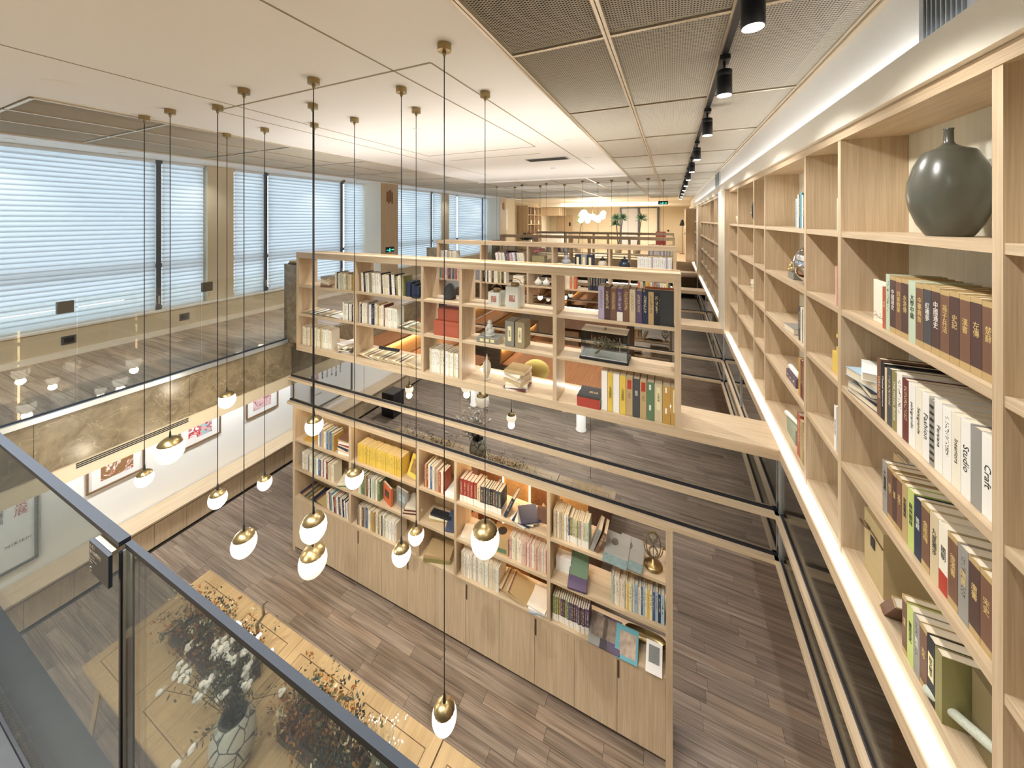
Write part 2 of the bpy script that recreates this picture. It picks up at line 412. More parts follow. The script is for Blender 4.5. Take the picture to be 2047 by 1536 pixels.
# LED ledge under the wall bookcase
led = thing('light_ledge', 'oak ledge with a bright white light strip under the wall bookcase', 'ledge', (.84, 0, W(-2.07)))
ob('ledge_board', B(.842, 1.2, -3, 18.4, W(-2.065), W(-1.985)), oak_y, led)
ob('diffuser', B(.852, .925, -3, 18.4, W(-1.985), W(-1.979)), plain('opal_diffuser', (.95, .95, .93), .5, emit=(1, .97, .93), es=.75), led)
ob('light_strip', B(.93, .945, -3, 18.4, W(-1.979), W(-1.968)), led_m, led)

# ------------------------------------------------------------ glazing transoms: cross rows under each hanging bookcase and the long row by the wall
def transom_cross(y, x0, x1, lab, full=True):
    t = thing('glass_transom', lab, 'glass screen', (x0, y, W(-2.93)), group='reflective glass screens under the hanging bookcases')
    for z in (-2.93, -2.54):
        ob('oak_rail', B(x0, x1, y - .02, y + .06, W(z) - .04, W(z)), oak_x, t)
        ob('glazing_gasket', B(x0, x1, y + .028, y + .052, W(z), W(z) + .022), gasket, t)
    n = 4; w = (x1 - x0) / n
    for k in range(n):
        for (a, b) in ((-2.905, -2.582), (-2.515, -2.075)):
            ob('pane', B(x0 + k * w + .003, x0 + (k + 1) * w - .003, y + .036, y + .042, W(a), W(b)), mirror_glass, t)
    return t
transom_cross(3.72, -5.66, .84, 'dark mirrored glass band between lower bookcase and nearest hanging bookcase')
transom_cross(7.39, -5.66, .84, 'dark mirrored glass band under the second hanging bookcase')
transom_cross(11.0, -5.66, .84, 'dark mirrored glass band under the third hanging bookcase')
ob_t = thing('glass_transom', 'long dark glass band running beside the wall under the light ledge', 'glass screen', (.83, 0, W(-2.93)))
for z in (-2.93, -2.54):
    ob('oak_rail', B(.81, .89, -3, 14.6, W(z) - .04, W(z)), oak_y, ob_t)
    ob('glazing_gasket', B(.845, .868, -3, 14.6, W(z), W(z) + .022), gasket, ob_t)
for k, (y0, y1) in enumerate(((-3, -.1), (-.1, 1.8), (1.8, 3.7), (3.78, 5.6), (5.6, 7.37), (7.45, 9.2), (9.2, 11), (11.08, 14.6))):
    for (a, b) in ((-2.905, -2.582), (-2.515, -2.075)):
        ob('pane', B(.853, .859, y0 + .004, y1 - .004, W(a), W(b)), mirror_glass if k > 2 else glass('smoke_glass_%d' % k, (.75, .77, .75), .6, .03) if k == 2 and a < -2.6 else MATS.get('smoke_glass_2', clear), ob_t)
    ob('corner_post', B(.84, .87, y1, y1 + .03, W(-2.93), W(-2.07)), alu, ob_t)
# ------------------------------------------------------------ bookcases
def hanging_case(y, lab, n):
    """bookcase bridging the void: top box beam, base beam, uprights and two shelf levels per bay"""
    t = thing('hanging_bookcase', lab, 'bookcase', (-2.7, y, W(-2.07)), group='oak bookcases hung across the void')
    yb = y + .33
    V = [(-5.424, -5.372), (-4.176, -4.130), (-2.972, -2.930), (-2.388, -2.348), (-1.184, -1.142), (.023, .080)]
    ob('base_beam', B(-5.425, .842, y, y + .47, W(-2.068), W(-1.976)), oak_x, t)
    ob('top_beam', B(-5.424, .080, y - .004, yb, W(-.605), W(-.535)), oak_x, t)
    ob('top_front_lip', B(-5.424, .080, y - .006, y + .022, W(-.535), W(-.515)), oak_x, t)
    ob('top_back_lip', B(-5.424, .080, yb - .022, yb, W(-.535), W(-.520)), oak_x, t)
    for a, b in V: ob('upright', B(a, b, y, yb - .003, W(-1.976), W(-.605)), oak_z, t)
    for k in range(5):
        for z in (-1.035, -1.485):
            ob('shelf_board', B(V[k][1], V[k + 1][0], y + .003, yb - .006, W(z) - .030, W(z)), oak_x, t)
    ob('base_light', B(-2.3, .0, yb + .05, yb + .07, W(-1.976), W(-1.968)), led_m, t)
    lamp('AREA', (-2.67, y + .045, W(-.533)), 27 if n == 0 else 20, NEUT, .03, aim=(-2.67, y + .045, CE), parent=t, sy=5.2, along=(1, 0, 0))  # added uplight tucked behind the front lip to brighten the ceiling
    return V
HV = hanging_case(3.70, 'nearest oak bookcase hung across the void, fully visible with fifteen compartments', 0)
hanging_case(7.37, 'second oak hanging bookcase seen above the nearest one', 1)
hanging_case(10.98, 'third oak hanging bookcase, its top row showing over the second', 2)
hanging_case(14.6, 'farthest oak hanging bookcase, only its top beam showing', 3)
# stone end pier beside the nearest bookcases
for y, l in ((3.72, 'grey-brown stone pier closing the window end of the nearest hanging bookcase'), (7.39, 'stone pier at the window end of the second hanging bookcase'), (11.0, 'stone pier at the window end of the third hanging bookcase')):
    p = thing('stone_pier', l, 'pier', (-5.59, y, UF))
    ob('pier_block', B(-5.755, -5.43, y + .472 - .472, y + .31, UF + .001, W(-.74)), marb, p)
    ob('pier_cap', B(-5.76, -5.43, y - .004, y + .315, W(-.74), W(-.725)), marb, p)

# lower bookcase with cabinets
LC = thing('lower_bookcase', 'long oak bookcase on the lower floor with three shelf rows over cabinets', 'bookcase', (-2.7, 3.7, 0))
LV = [(-5.512, -5.456), (-4.274, -4.226), (-3.048, -3.006), (-2.461, -2.427), (-1.252, -1.213), (-.053, .008)]
YL, YLb = 3.70, 4.06
for a, b in LV: ob('upright', B(a, b, YL, YLb, W(-4.44), W(-2.99)), oak_z, LC)
for a, b in (LV[0], LV[-1]): ob('end_panel', B(a, b, YL, YLb, 0, W(-4.44)), oak_z, LC)
ob('top_board', B(-5.512, .008, YL - .004, YLb, W(-2.99), W(-2.972)), oak_x, LC)
ob('cabinet_top', B(LV[0][1], LV[5][0], YL - .005, YLb, W(-4.44), W(-4.405)), oak_x, LC)
for k in range(5):
    for z in (-3.49, -3.945):
        ob('shelf_board', B(LV[k][1], LV[k + 1][0], YL + .002, YLb - .003, W(z) - .032, W(z)), oak_x, LC)
    if k < 3: ob('back_panel', B(LV[k][1], LV[k + 1][0], YLb - .012, YLb - .002, W(-4.4), W(-2.99)), oak_z, LC)
    ob('shelf_light', B(LV[k][1] + .03, LV[k + 1][0] - .03, YL + .03, YL + .042, W(-2.998), W(-2.991)), warm_led, LC)
ob('toe_kick', B(LV[0][1], LV[5][0], YL + .06, YL + .08, 0, .09), gasket, LC)
ob('carcass', B(LV[0][1], LV[5][0], YL + .022, YLb, .07, W(-4.44)), oak_z, LC)
seams = [-5.456, -5.005, -4.556, -4.101, -3.65, -3.20, -2.75, -2.295, -1.839, -1.396, -.946, -.505, -.053]
slot_m = plain('finger_slot', srgb(92, 66, 44), .7)
for k in range(12):
    d = ob('cabinet_door', B(seams[k] + .002, seams[k + 1] - .002, YL + .002, YL + .021, .075, W(-4.445)), oak_z, LC)
    if k % 2 == 1 or k in (5, 7, 9):
        x = seams[k] if k % 2 else seams[k + 1]
        ob('finger_pull', B(x + .003, x + .022, YL - .001, YL + .004, W(-4.445) - .19, W(-4.445) - .012), slot_m, d)

# wall bookcase along the aisle
WX, WXb = .90, 1.19
def wall_case(name, lab, ys, zs=(-.07, -.525, -.969, -1.411), top=.465):
    t = thing('wall_bookcase', lab, 'bookcase', (1.05, ys[0], W(-1.95)), group='oak bookcases built along the wall')
    for y in ys: ob('upright', B(WX, WXb, y - .024, y + .016, W(-1.955), W(top)), oak_z, t)
    for k in range(len(ys) - 1):
        a, b = ys[k] + .016, ys[k + 1] - .024
        for z in zs: ob('shelf_board', B(WX + .003, WXb, a, b, W(z) - .034, W(z)), oak_y, t)
        ob('base_board', B(WX + .003, WXb, a, b, W(-1.95), W(-1.907)), oak_y, t)
        ob('back_panel', B(WXb, WXb + .012, a, b, W(-1.9), W(top)), pale_z, t)
    ob('top_board', B(WX - .004, WXb + .012, ys[0] - .024, ys[-1] + .016, W(top), W(.518)), oak_y, t)
    for k in range(len(ys) - 1):
        for q in range(3):
            y = ys[k] + (q + .5) * (ys[k + 1] - ys[k]) / 3
    return t
WY = [-1.9, -.68, -.12, 1.0, 1.588, 2.70, 3.29, 4.54, 5.09, 6.22, 7.06]
wall_case('a', 'nearest oak wall bookcase holding the big dark vase and rows of books', WY)
wall_case('b', 'second stretch of oak wall bookcase between the two pilasters', [8.0, 8.86, 9.44, 10.42, 11.3, 12.5, 13.85])
wall_case('c', 'farthest stretch of oak wall bookcase past the second pilaster', [14.75, 15.6, 16.4, 17.4])
for i, (a, b) in enumerate(((7.08, 7.96), (13.88, 14.72))):
    p = struct('pillar_aisle_%d' % (i + 1), B(.832, 1.2, a, b, W(-1.979), W(.52)), oak_z)
    ob('pillar_face', B(.828, .832, a + .002, b - .002, W(-1.979), W(.52)), pale_z, p)

# long cabinet bench under the lower left wall
bench = thing('bench_cabinet', 'low oak bench with panelled front along the lower wall', 'bench', (-7.7, 2.5, 0))
ob('bench_top', B(-7.915, -7.48, -1.8, 9.0, .44, .47), oak_y, bench)
ob('bench_core', B(-7.915, -7.53, -1.8, 9.0, .06, .438), greyjoint, bench)
ob('toe_kick', B(-7.915, -7.56, -1.8, 9.0, 0, .06), gasket, bench)
y = -1.78
for k in range(21):
    ob('front_panel', B(-7.53, -7.512, y + .002, y + .412, .05, .405), oak_z, bench); y += .415
ob('shadow_gap', B(-7.53, -7.516, -1.8, 7, .408, .438), slot_m, bench)

# ------------------------------------------------------------ balustrades
bal = thing('glass_balustrade', 'frameless glass balustrade along the walkway edge with steel clips', 'balustrade', (-5.63, 2, UF))
for (a, b) in ((.57, 1.483), (1.497, 2.553), (2.567, 3.64)):
    ob('pane', B(-5.656, -5.644, a, b, UF + .03, W(-.82)), rail_glass, bal)
for yy in (1.41, 2.62):
    ob('steel_clip', B(-5.67, -5.625, yy - .055, yy + .055, W(-.955), W(-.835)), plain('clip_steel', srgb(96, 92, 84), .35, .8), bal)
fr = thing('landing_balustrade', 'glass balustrade with dark handrail at the landing edge', 'balustrade', (-1.5, .45, UF))
rm = plain('handrail_navy', srgb(28, 40, 56), .6)
ob('handrail', B(-3.6, -1.372, .436, .460, W(-.893), W(-.880)), rm, fr)
ob('handrail', B(-1.358, .84, .444, .458, W(-.897), W(-.884)), rm, fr)
for (a, b) in ((-3.6, -1.376), (-1.352, -.25), (-.24, .84)):
    ob('pane', B(a, b, .443, .455, UF + .02, W(-.897)), land_glass, fr)
ob('joint_post', B(-1.372, -1.362, .436, .464, UF, W(-.905)), gasket, fr)
ob('joint_strip', B(-1.361, -1.356, .440, .458, UF, W(-.90)), alu, fr)
ob('base_channel', B(-3.6, .84, .435, .465, UF, UF + .015), gasket, fr)

# ------------------------------------------------------------ pendants
opal = {}
for k, s in (('lit', 1.1), ('soft', .55), ('dim', .34)):
    opal[k] = plain('opal_glass_' + k, (.9, .88, .8), .12, emit=(1, .91, .72), es=s)
cord_m = plain('black_cord', srgb(14, 18, 26), .6)
def egg(r, a0, a1, n=14):     # egg profile, height 2.24 r, angle from the bottom pole
    out = []
    for i in range(n + 1):
        t = a0 + (a1 - a0) * i / n
        out.append((max(r * math.sin(t), 0), -r * 1.12 * math.cos(t)))
    return out
eggs = {}
def pendant(x, y, zb, r, kind, lab, ztop=None, watts=0):
    ztop = ztop or CE
    t = thing('pendant_lamp', lab, 'pendant lamp', (x, y, zb), group='brass and opal glass pendant lamps')
    if r not in eggs:
        eggs[r] = (MB().lathe(egg(r, 0, 2.18, 20), 28).mesh('glass_shade', True),
                   MB().lathe(egg(r * 1.02, 2.14, PI - .1, 12), 36, flute=lambda i, a: 1 + .022 * math.cos(16 * a)).mesh('brass_cap', True))
    link('glass_shade', eggs[r][0], opal[kind], t); link('brass_cap', eggs[r][1], brass, t)
    top = r * 1.12
    link('cord_grip', MB().lathe([(.008, top - .008), (.010, top + .005), (.007, top + .045), (.004, top + .06)], 10).mesh('cord_grip', True), black, t)
    link('cord', MB().lathe([(.0032, top), (.0032, ztop - zb - .04)], 6).mesh('cord', True), cord_m, t)
    link('ceiling_canopy', MB().lathe([(.006, ztop - zb - .075), (.012, ztop - zb - .06), (.012, ztop - zb - .045), (.042, ztop - zb - .043), (.042, ztop - zb - .001)], 20).mesh('ceiling_canopy'), brass, t)
    if watts: lamp('POINT', (x, y, zb - r * 1.12 - .03), watts, (1, .88, .68), .05, parent=t)
    return t
PEND = [(-1.24, 1.76, -2.97, .073, 'lit', 'lowest pendant lamp, hanging alone over the lower floor'),
        (-2.43, 1.79, -2.29, .090, 'lit', 'pendant lamp overlapping the creamy one just below it'),
        (-3.13, 1.70, -2.60, .088, 'lit', 'bright pendant lamp over the bare floor before the table end'),
        (-1.96, 2.20, -2.66, .073, 'lit', 'small pendant lamp in front of the lower cabinet doors, lower of two neighbours'),
        (-1.40, 2.56, -2.63, .118, 'soft', 'large pendant lamp in front of the open book compartment'),
        (-2.97, 2.18, -3.10, .118, 'dim', 'large creamy unlit pendant lamp hanging below another lamp'),
        (-3.56, 2.63, -2.25, .091, 'lit', 'pendant lamp at the top row of the lower bookcase'),
        (-4.36, 1.73, -2.20, .110, 'dim', 'large creamy unlit pendant lamp before the air slot'),
        (-3.81, 1.85, -2.57, .073, 'lit', 'small pendant lamp over the bench and white wall'),
        (-4.95, 2.50, -2.20, .090, 'lit', 'highest pendant lamp, in front of the marble edge'),
        (-4.87, 1.73, -2.62, .073, 'lit', 'small pendant lamp in front of the brown framed picture'),
        (-4.26, 2.53, -3.02, .073, 'lit', 'small pendant lamp over the floor by the bench'),
        (-2.99, 2.66, -2.67, .090, 'lit', 'pendant lamp in front of the shelf of yellow magazines'),
        (-2.20, 2.67, -2.98, .073, 'lit', 'small pendant lamp near the brown book, higher of two neighbours')]
for (x, y, z, r, k, l) in PEND: pendant(x, y, W(z), r, k, l, watts=3.5 if k == 'lit' else 0)
FP = [(-5.0, 9.9, -2.3), (-4.6, 10.4, -2.6), (-4.1, 9.8, -2.9), (-3.7, 10.3, -2.4), (-3.3, 9.7, -2.7), (-2.9, 10.2, -2.3), (-2.2, 9.5, -1.35), (-1.9, 10.1, -2.6), (-1.45, 9.6, -1.35), (-1.1, 10.2, -2.2), (-.55, 9.6, -2.6), (-.2, 10.1, -2.4)]
for k, (x, y, z) in enumerate(FP):
    pendant(x, y, W(z), .08, 'lit', 'far pendant lamp beyond the second bookcase, %s from the window side' % ('first second third fourth fifth sixth seventh eighth ninth tenth eleventh twelfth'.split()[k]))

# ------------------------------------------------------------ ceiling lights
trk = thing('light_track', 'black ceiling track carrying the aisle spotlights', 'light track', (.30, 6, CE))
ob('track_rail', B(.283, .317, -1, 16.5, CE - .032, CE - .013), black, trk)
for k, yy in enumerate([.5, 1.71, 2.57, 3.73, 5.2, 6.5, 7.8, 9.2, 10.6, 12, 13.5, 15]):
    s = thing('track_spotlight', 'black cylinder track spotlight, %s along the aisle track' % ('rearmost,first,second,third,fourth,fifth,sixth,seventh,eighth,ninth,tenth,eleventh'.split(',')[k]), 'spotlight', (.30, yy, CE - .03), group='black spotlights on the aisle track')
    ob('adapter', B(.272, .328, yy - .05, yy + .05, CE - .062, CE - .0321), black, s)
    ob('stem', MB().tube([(.30, yy, CE - .0621), (.30, yy, CE - .12)], .008, 8), black, s, True)
    ob('housing', MB().lathe([(.040, -.27), (.043, -.265), (.043, -.155), (.0415, -.153), (.043, -.151), (.043, -.118), (.039, -.115)], 24, (.30, yy, CE)), black, s, True)
    ob('lens', MB().lathe([(.038, -.2735), (.038, -.2705)], 20, (.30, yy, CE)), lamp_on, s)
    lamp('SPOT', (.30, yy, CE - .29), 24, (1, .97, .92), .03, 2.3, (.62, yy + .12, W(-.9)), s, .5)
def downlight(x, y, z, lab, watts, group, r=.045, cone=2.0, col=NEUT, aim=None):
    t = thing('ceiling_downlight', lab, 'downlight', (x, y, z), group=group)
    link('trim_ring', MB().lathe([(r, -.004), (r * 1.35, -.006), (r * 1.4, -.0005), (r, -.0005)], 20).mesh('trim_ring', True), white, t)
    link('lens', MB().lathe([(r, -.003), (r, -.001)], 16).mesh('lens'), lamp_on, t)
    if watts: lamp('SPOT', (x, y, z - .02), watts, col, .05, cone, aim or (x, y, z - 1), t, .8)
for k, yy in enumerate([.35, 1.45, 2.46, 3.55, 4.9, 5.95, 6.95, 8.9, 10.1, 11.3, 12.6, 13.9]):
    downlight(-7.6, yy, W(1.017), 'downlight over the blinds, %s from the landing' % 'first,second,third,fourth,fifth,sixth,seventh,eighth,ninth,tenth,eleventh,twelfth'.split(',')[k], 12 if k % 2 else 0, 'downlights along the windows', .035)
for k, (x, y, nm) in enumerate([(-1.25, 4.6, 'beside the air vent'), (-1.3, 6.0, 'beyond the air vent'), (-4.45, 4.9, 'by the window mesh'), (-4.4, 6.5, 'near the far mesh'), (-2.7, 3.3, 'inside the ceiling grooves'), (-2.7, .4, 'above the landing'), (-4.3, .2, 'above the landing window corner'), (-.0 - 1.3, 1.0, 'beside the aisle mesh')]):
    downlight(x, y, CE, 'white square-set downlight ' + nm, 105 if 'landing' not in nm else 260, 'downlights in the white ceiling', .04, 2.5)  # landing pair added at higher power to bounce light onto the near ceiling
sp = thing('ceiling_speaker', 'round white flush speaker in the ceiling by the window mesh', 'speaker', (-4.3, 1.05, CE))
link('grille_disc', MB().lathe([(.085, -.008), (.1, -.0005)], 28).mesh('grille_disc'), white, sp)
vent = thing('ceiling_vent', 'rectangular slatted air vent in the white ceiling', 'vent', (-1.95, 5.85, CE))
ob('vent_frame', B(-2.35, -1.6, 5.72, 5.98, CE - .006, CE), alu, vent)
for k in range(9): ob('vent_slat', B(-2.32, -1.63, 5.74 + k * .026, 5.748 + k * .026, CE - .012, CE - .006), gd, vent)
sd = thing('smoke_detector', 'small white smoke detector on the ceiling past the vent', 'detector', (-2.2, 6.9, CE))
link('detector_body', MB().lathe([(.028, -.04), (.045, -.028), (.05, 0)], 16).mesh('detector_body', True), white, sd)
camd = thing('dome_camera', 'small security camera under the window soffit', 'camera', (-7.5, 6.35, W(1.017)))
link('mount', MB().lathe([(.035, -.03), (.04, 0)], 14).mesh('mount'), cream, camd)
link('camera_head', MB().ball((0, 0, -.05), .035).mesh('camera_head', True), concrete, camd)
# lower-floor lighting: recessed fittings under the landing and under the walkway
for k, (x, y) in enumerate([(-6.6, -.6), (-4.6, -.6), (-2.6, -.6), (-.8, -.6), (-4.6, -2.6), (-2, -2.6)]):
    downlight(x, y, W(-2.5), 'lower-floor downlight under the landing, number %s by the glass reflections' % 'one two three four five six'.split()[k], 220, 'downlights under the landing', .05, 2.5)
for k, y in enumerate([1.2, 2.45, 3.6, 4.7, 6.0]):
    downlight(-7.25, y, W(-2.69), 'picture light under the walkway, %s along the lower wall' % 'first second third fourth fifth'.split()[k], 55, 'picture lights under the walkway', .04, 1.9, (.94, .98, 1.0), (-7.9, y, W(-3.7)))
for k, (x, y) in enumerate([(1.75, 2.0), (1.75, 5.2), (1.75, 8.5)]):
    downlight(x, y, W(-2.06), 'downlight in the lower corridor behind the glass band, %s' % 'nearest,middle,farthest'.split(',')[k] if k else 'nearest downlight in the lower corridor behind the glass band', 6, 'corridor downlights', .04, 2.2, WARM)
# ------------------------------------------------------------ books
def bookmat(name, foot=None, rough=.55, top=None, glyph=True):
    """cover: the book's own colour, an optional foot/top band, and specks of print down the spine"""
    m, nt, N, L, p = newmat(name); oi = N.new('ShaderNodeObjectInfo'); tc = N.new('ShaderNodeTexCoord')
    sp = N.new('ShaderNodeSeparateXYZ'); L.new(tc.outputs['Generated'], sp.inputs[0])
    cur = oi.outputs['Color']
    def cmp(sock, v, op):
        q = N.new('ShaderNodeMath'); q.operation = op; q.inputs[1].default_value = v; L.new(sock, q.inputs[0]); return q.outputs[0]
    def mixc(fac, a, col):
        x = N.new('ShaderNodeMix'); x.data_type = 'RGBA'; L.new(fac, x.inputs[0]); L.new(a, x.inputs[6])
        if isinstance(col, tuple): x.inputs[7].default_value = (*col, 1)
        else: L.new(col, x.inputs[7])
        return x.outputs[2]
    if foot: cur = mixc(cmp(sp.outputs[2], foot[0], 'LESS_THAN'), cur, foot[1])
    if top: cur = mixc(cmp(sp.outputs[2], top[0], 'GREATER_THAN'), cur, top[1])
    if glyph:
        n = N.new('ShaderNodeTexNoise'); n.inputs['Scale'].default_value = 170; n.inputs['Detail'].default_value = 1
        ad = N.new('ShaderNodeVectorMath'); ad.operation = 'MULTIPLY_ADD'; ad.inputs[0].default_value = (9, 7, 11); L.new(oi.outputs['Random'], ad.inputs[1]); L.new(tc.outputs['Object'], ad.inputs[2])
        L.new(ad.outputs[0], n.inputs['Vector'])
        g = cmp(n.outputs[0], .56, 'GREATER_THAN')
        for sock, v, op in ((sp.outputs[0], .28, 'GREATER_THAN'), (sp.outputs[0], .72, 'LESS_THAN'), (sp.outputs[2], .34, 'GREATER_THAN'), (sp.outputs[2], .88, 'LESS_THAN'), (sp.outputs[1], .03, 'LESS_THAN')):
            k = N.new('ShaderNodeMath'); k.operation = 'MULTIPLY'; L.new(g, k.inputs[0]); L.new(cmp(sock, v, op), k.inputs[1]); g = k.outputs[0]
        rg = N.new('ShaderNodeRGBToBW'); L.new(oi.outputs['Color'], rg.inputs[0])
        d = cmp(rg.outputs[0], .25, 'LESS_THAN')
        ink = N.new('ShaderNodeMix'); ink.data_type = 'RGBA'; ink.inputs[6].default_value = (*srgb(70, 62, 56), 1); ink.inputs[7].default_value = (*srgb(226, 208, 160), 1); L.new(d, ink.inputs[0])
        cur = mixc(g, cur, ink.outputs[2])
    L.new(cur, p.inputs['Base Color']); p.inputs['Roughness'].default_value = rough
    return m
cover = bookmat('book_cover'); cover_w = bookmat('book_cover_white_foot', (.28, srgb(236, 232, 222))); cover_g = bookmat('book_cover_gold_band', (.10, srgb(186, 160, 112)), top=(.93, srgb(186, 160, 112)), glyph=False)
cover_p = bookmat('book_cover_plain', glyph=False)
pages_m = plain('book_pages', srgb(226, 214, 190), .8, noise=.1, nscale=400)
COLS = {'white': (240, 238, 232), 'cream': (230, 220, 196), 'ivory': (236, 230, 212), 'beige': (208, 192, 158), 'tan': (186, 160, 116), 'brown': (116, 84, 66), 'dark brown': (82, 60, 56), 'grey': (150, 148, 142), 'dark grey': (72, 74, 78),
        'black': (34, 36, 42), 'navy': (38, 48, 74), 'blue': (72, 100, 140), 'pale blue': (166, 190, 206), 'teal': (92, 160, 170), 'green': (96, 124, 92), 'pale green': (190, 204, 180), 'olive': (140, 134, 84), 'yellow': (222, 190, 84), 'ochre': (190, 150, 78),
        'orange': (206, 104, 62), 'red': (150, 56, 48), 'maroon': (106, 50, 48), 'pink': (222, 176, 168), 'purple': (92, 76, 104), 'lilac': (176, 166, 186), 'lime': (190, 204, 120), 'rust': (176, 92, 64)}
COLS = {k: srgb(*v) for k, v in COLS.items()}
ORD = 'first second third fourth fifth sixth seventh eighth ninth tenth eleventh twelfth thirteenth fourteenth fifteenth sixteenth seventeenth eighteenth nineteenth twentieth'.split()
def ordw(i):
    if i < 20: return ORD[i]
    t = ['twenty', 'thirty', 'forty'][i // 10 - 2] if i % 10 != 9 or True else ''
    n = i + 1
    if n % 10 == 0: return {20: 'twentieth', 30: 'thirtieth', 40: 'fortieth'}[n]
    return {2: 'twenty', 3: 'thirty', 4: 'forty'}[n // 10] + '-' + ORD[n % 10 - 1]
CNT = {}
def nxt(place):
    CNT[place] = CNT.get(place, -1) + 1; return CNT[place]
def bookmesh(t, d, h, c=.0025):
    return (MB().box(0, t, 0, c, 0, h).box(0, c, c, d, 0, h).box(t - c, t, c, d, 0, h), MB().box(c, t - c, c, d - .004, .003, h - .004))
def standing(loc, t, d, h, col, place, kind='paperback', mat=None, face=0.0, lean=0.0, end='window end', name=None, group=None, label=None):
    """book on its tail, spine to -y of its own frame; face turns it, lean tilts it sideways"""
    cv, pg = bookmesh(t, d, h)
    o = ob(name or ('hardback_book' if kind == 'hardback' else 'paperback_book' if kind == 'paperback' else kind.replace(' ', '_')), cv, mat or cover, None, loc=loc, rot=(0, lean, face), color=COLS[col] if isinstance(col, str) else col)
    if lean < 0: o.location.z += 0
    link('page_block', pg.mesh('page_block'), pages_m, o)
    i = nxt(place)
    tag(o, label or '%s %s, %s from %s, %s' % (col, kind, ordw(i), end, place), 'book', group or 'books, ' + place)
    return o
def jit(c, a=.06): 
    q = 1 + R.uniform(-a, a); return tuple(min(1, x * q * (1 + R.uniform(-.03, .03))) for x in c)
def row(x0, x1, z, y, pal, place, n=None, h=(.20, .26), d=(.14, .19), kind='paperback', mat=None, lean=0.0, tmin=.012, tmax=.03):
    """upright books filling x0..x1 on a shelf whose front is at y"""
    x = x0; k = 0
    if n is None: n = max(1, int((x1 - x0) / ((tmin + tmax) / 2)))
    ts = [R.uniform(tmin, tmax) for _ in range(n)]; s = (x1 - x0) / sum(ts); ts = [q * s for q in ts]
    for q in ts:
        col = pal[k % len(pal)] if len(pal) > 6 and k < len(pal) else R.choice(pal)
        hh = R.uniform(*h); 
        o = standing((x, y + R.uniform(0, .015), z + .001), q - .001, R.uniform(*d), hh, col, place, kind, mat, lean=lean)
        o.color = (*jit(COLS[col]), 1)
        x += q; k += 1
def flat(loc, w, d, t, col, label, rz=0.0, mat=None, name='book', tilt=0.0, group=None, cat='book', slope=0.0):
    """book lying down, centred on loc, spine towards -y"""
    c = .0022
    cv = MB().box(-w / 2, w / 2, -d / 2, d / 2, 0, c).box(-w / 2, w / 2, -d / 2, d / 2, t - c, t).box(-w / 2, w / 2, -d / 2, -d / 2 + c, c, t - c)
    o = ob(name, cv, mat or cover_p, None, loc=loc, rot=(tilt, slope, rz), color=jit(COLS[col], .04) if isinstance(col, str) else col)
    link('page_block', MB().box(-w / 2 + .003, w / 2 - .003, -d / 2 + c, d / 2 - .003, c, t - c).mesh('page_block'), pages_m, o)
    return tag(o, label, cat, group)
def pile(x, y, z, specs, place, w=(.17, .21), d=(.23, .28), rzj=.25, kind='book', group=None):
    for i, (col, t) in enumerate(specs):
        pos = 'bottom' if i == 0 else 'top' if i == len(specs) - 1 else ordw(i) + ' from bottom'
        flat((x + R.uniform(-.008, .008), y + R.uniform(-.01, .01), z + .001), R.uniform(*w), R.uniform(*d), t, col, '%s %s, %s of flat pile, %s' % (col, kind, pos, place), R.uniform(-rzj, rzj), group=group or 'flat pile, ' + place, name='flat_book' if kind == 'book' else 'magazine')
        z += t + .001
def fan(x0, x1, y, z, n, pal, place, w=.2, d=.27, up=.0):
    """magazines spread like tiles, each resting on the one before"""
    st = (x1 - x0 - w) / max(1, n - 1); t = .006
    sl = math.atan2(t, max(st, .012)) * .9
    for i in range(n):
        x = x0 + w / 2 + st * i
        o = flat((x, y + R.uniform(-.01, .01), z + .002 + w / 2 * math.sin(sl)), w, d, t, pal[i % len(pal)], '%s magazine, %s of spread from window end, %s' % (pal[i % len(pal)], ordw(i), place), R.uniform(-.06, .06), name='magazine', group='spread magazines, ' + place, slope=sl)
def box_(name, label, cat, x0, x1, y0, y1, z0, z1, mat, col=None, bev=.0):
    o = ob(name, B(-(x1 - x0) / 2, (x1 - x0) / 2, -(y1 - y0) / 2, (y1 - y0) / 2, 0, z1 - z0), mat, None, loc=((x0 + x1) / 2, (y0 + y1) / 2, z0), color=col)
    return tag(o, label, cat)
def text(body, size, loc, rot, mat, parent, vert=False, name='lettering', align='CENTER'):
    cu = bpy.data.curves.new(name, 'FONT'); cu.body = '\n'.join(body) if vert else body; cu.size = size; cu.align_x = align; cu.align_y = 'CENTER'; cu.space_line = .95 if vert else 1.1
    cu.resolution_u = 2; cu.extrude = .0002; cu.materials.append(mat)
    o = bpy.data.objects.new(name, cu); COL.objects.link(o); o.location = loc; o.rotation_euler = rot; o.parent = parent
    return o
gold = plain('gold_print', srgb(222, 196, 132), .4); ink = plain('black_print', srgb(40, 38, 40), .6); inkw = plain('white_print', srgb(236, 234, 226), .6); inkr = plain('red_print', srgb(176, 60, 46), .6)
pale_print = plain('label_paper', srgb(232, 222, 176), .7)

Z3 = {'top': W(-1.035), 'middle': W(-1.485), 'bottom': W(-1.976)}
H1 = 'nearest hanging bookcase'
def pl(level, bay, case): return '%s shelf, %s bay, %s' % (level, bay, case)
y = 3.73
CR = ['cream', 'ivory', 'white', 'beige', 'cream', 'ivory', 'tan', 'grey']
CRM = ['cream', 'white', 'black', 'ivory', 'beige', 'white', 'olive', 'grey', 'cream']
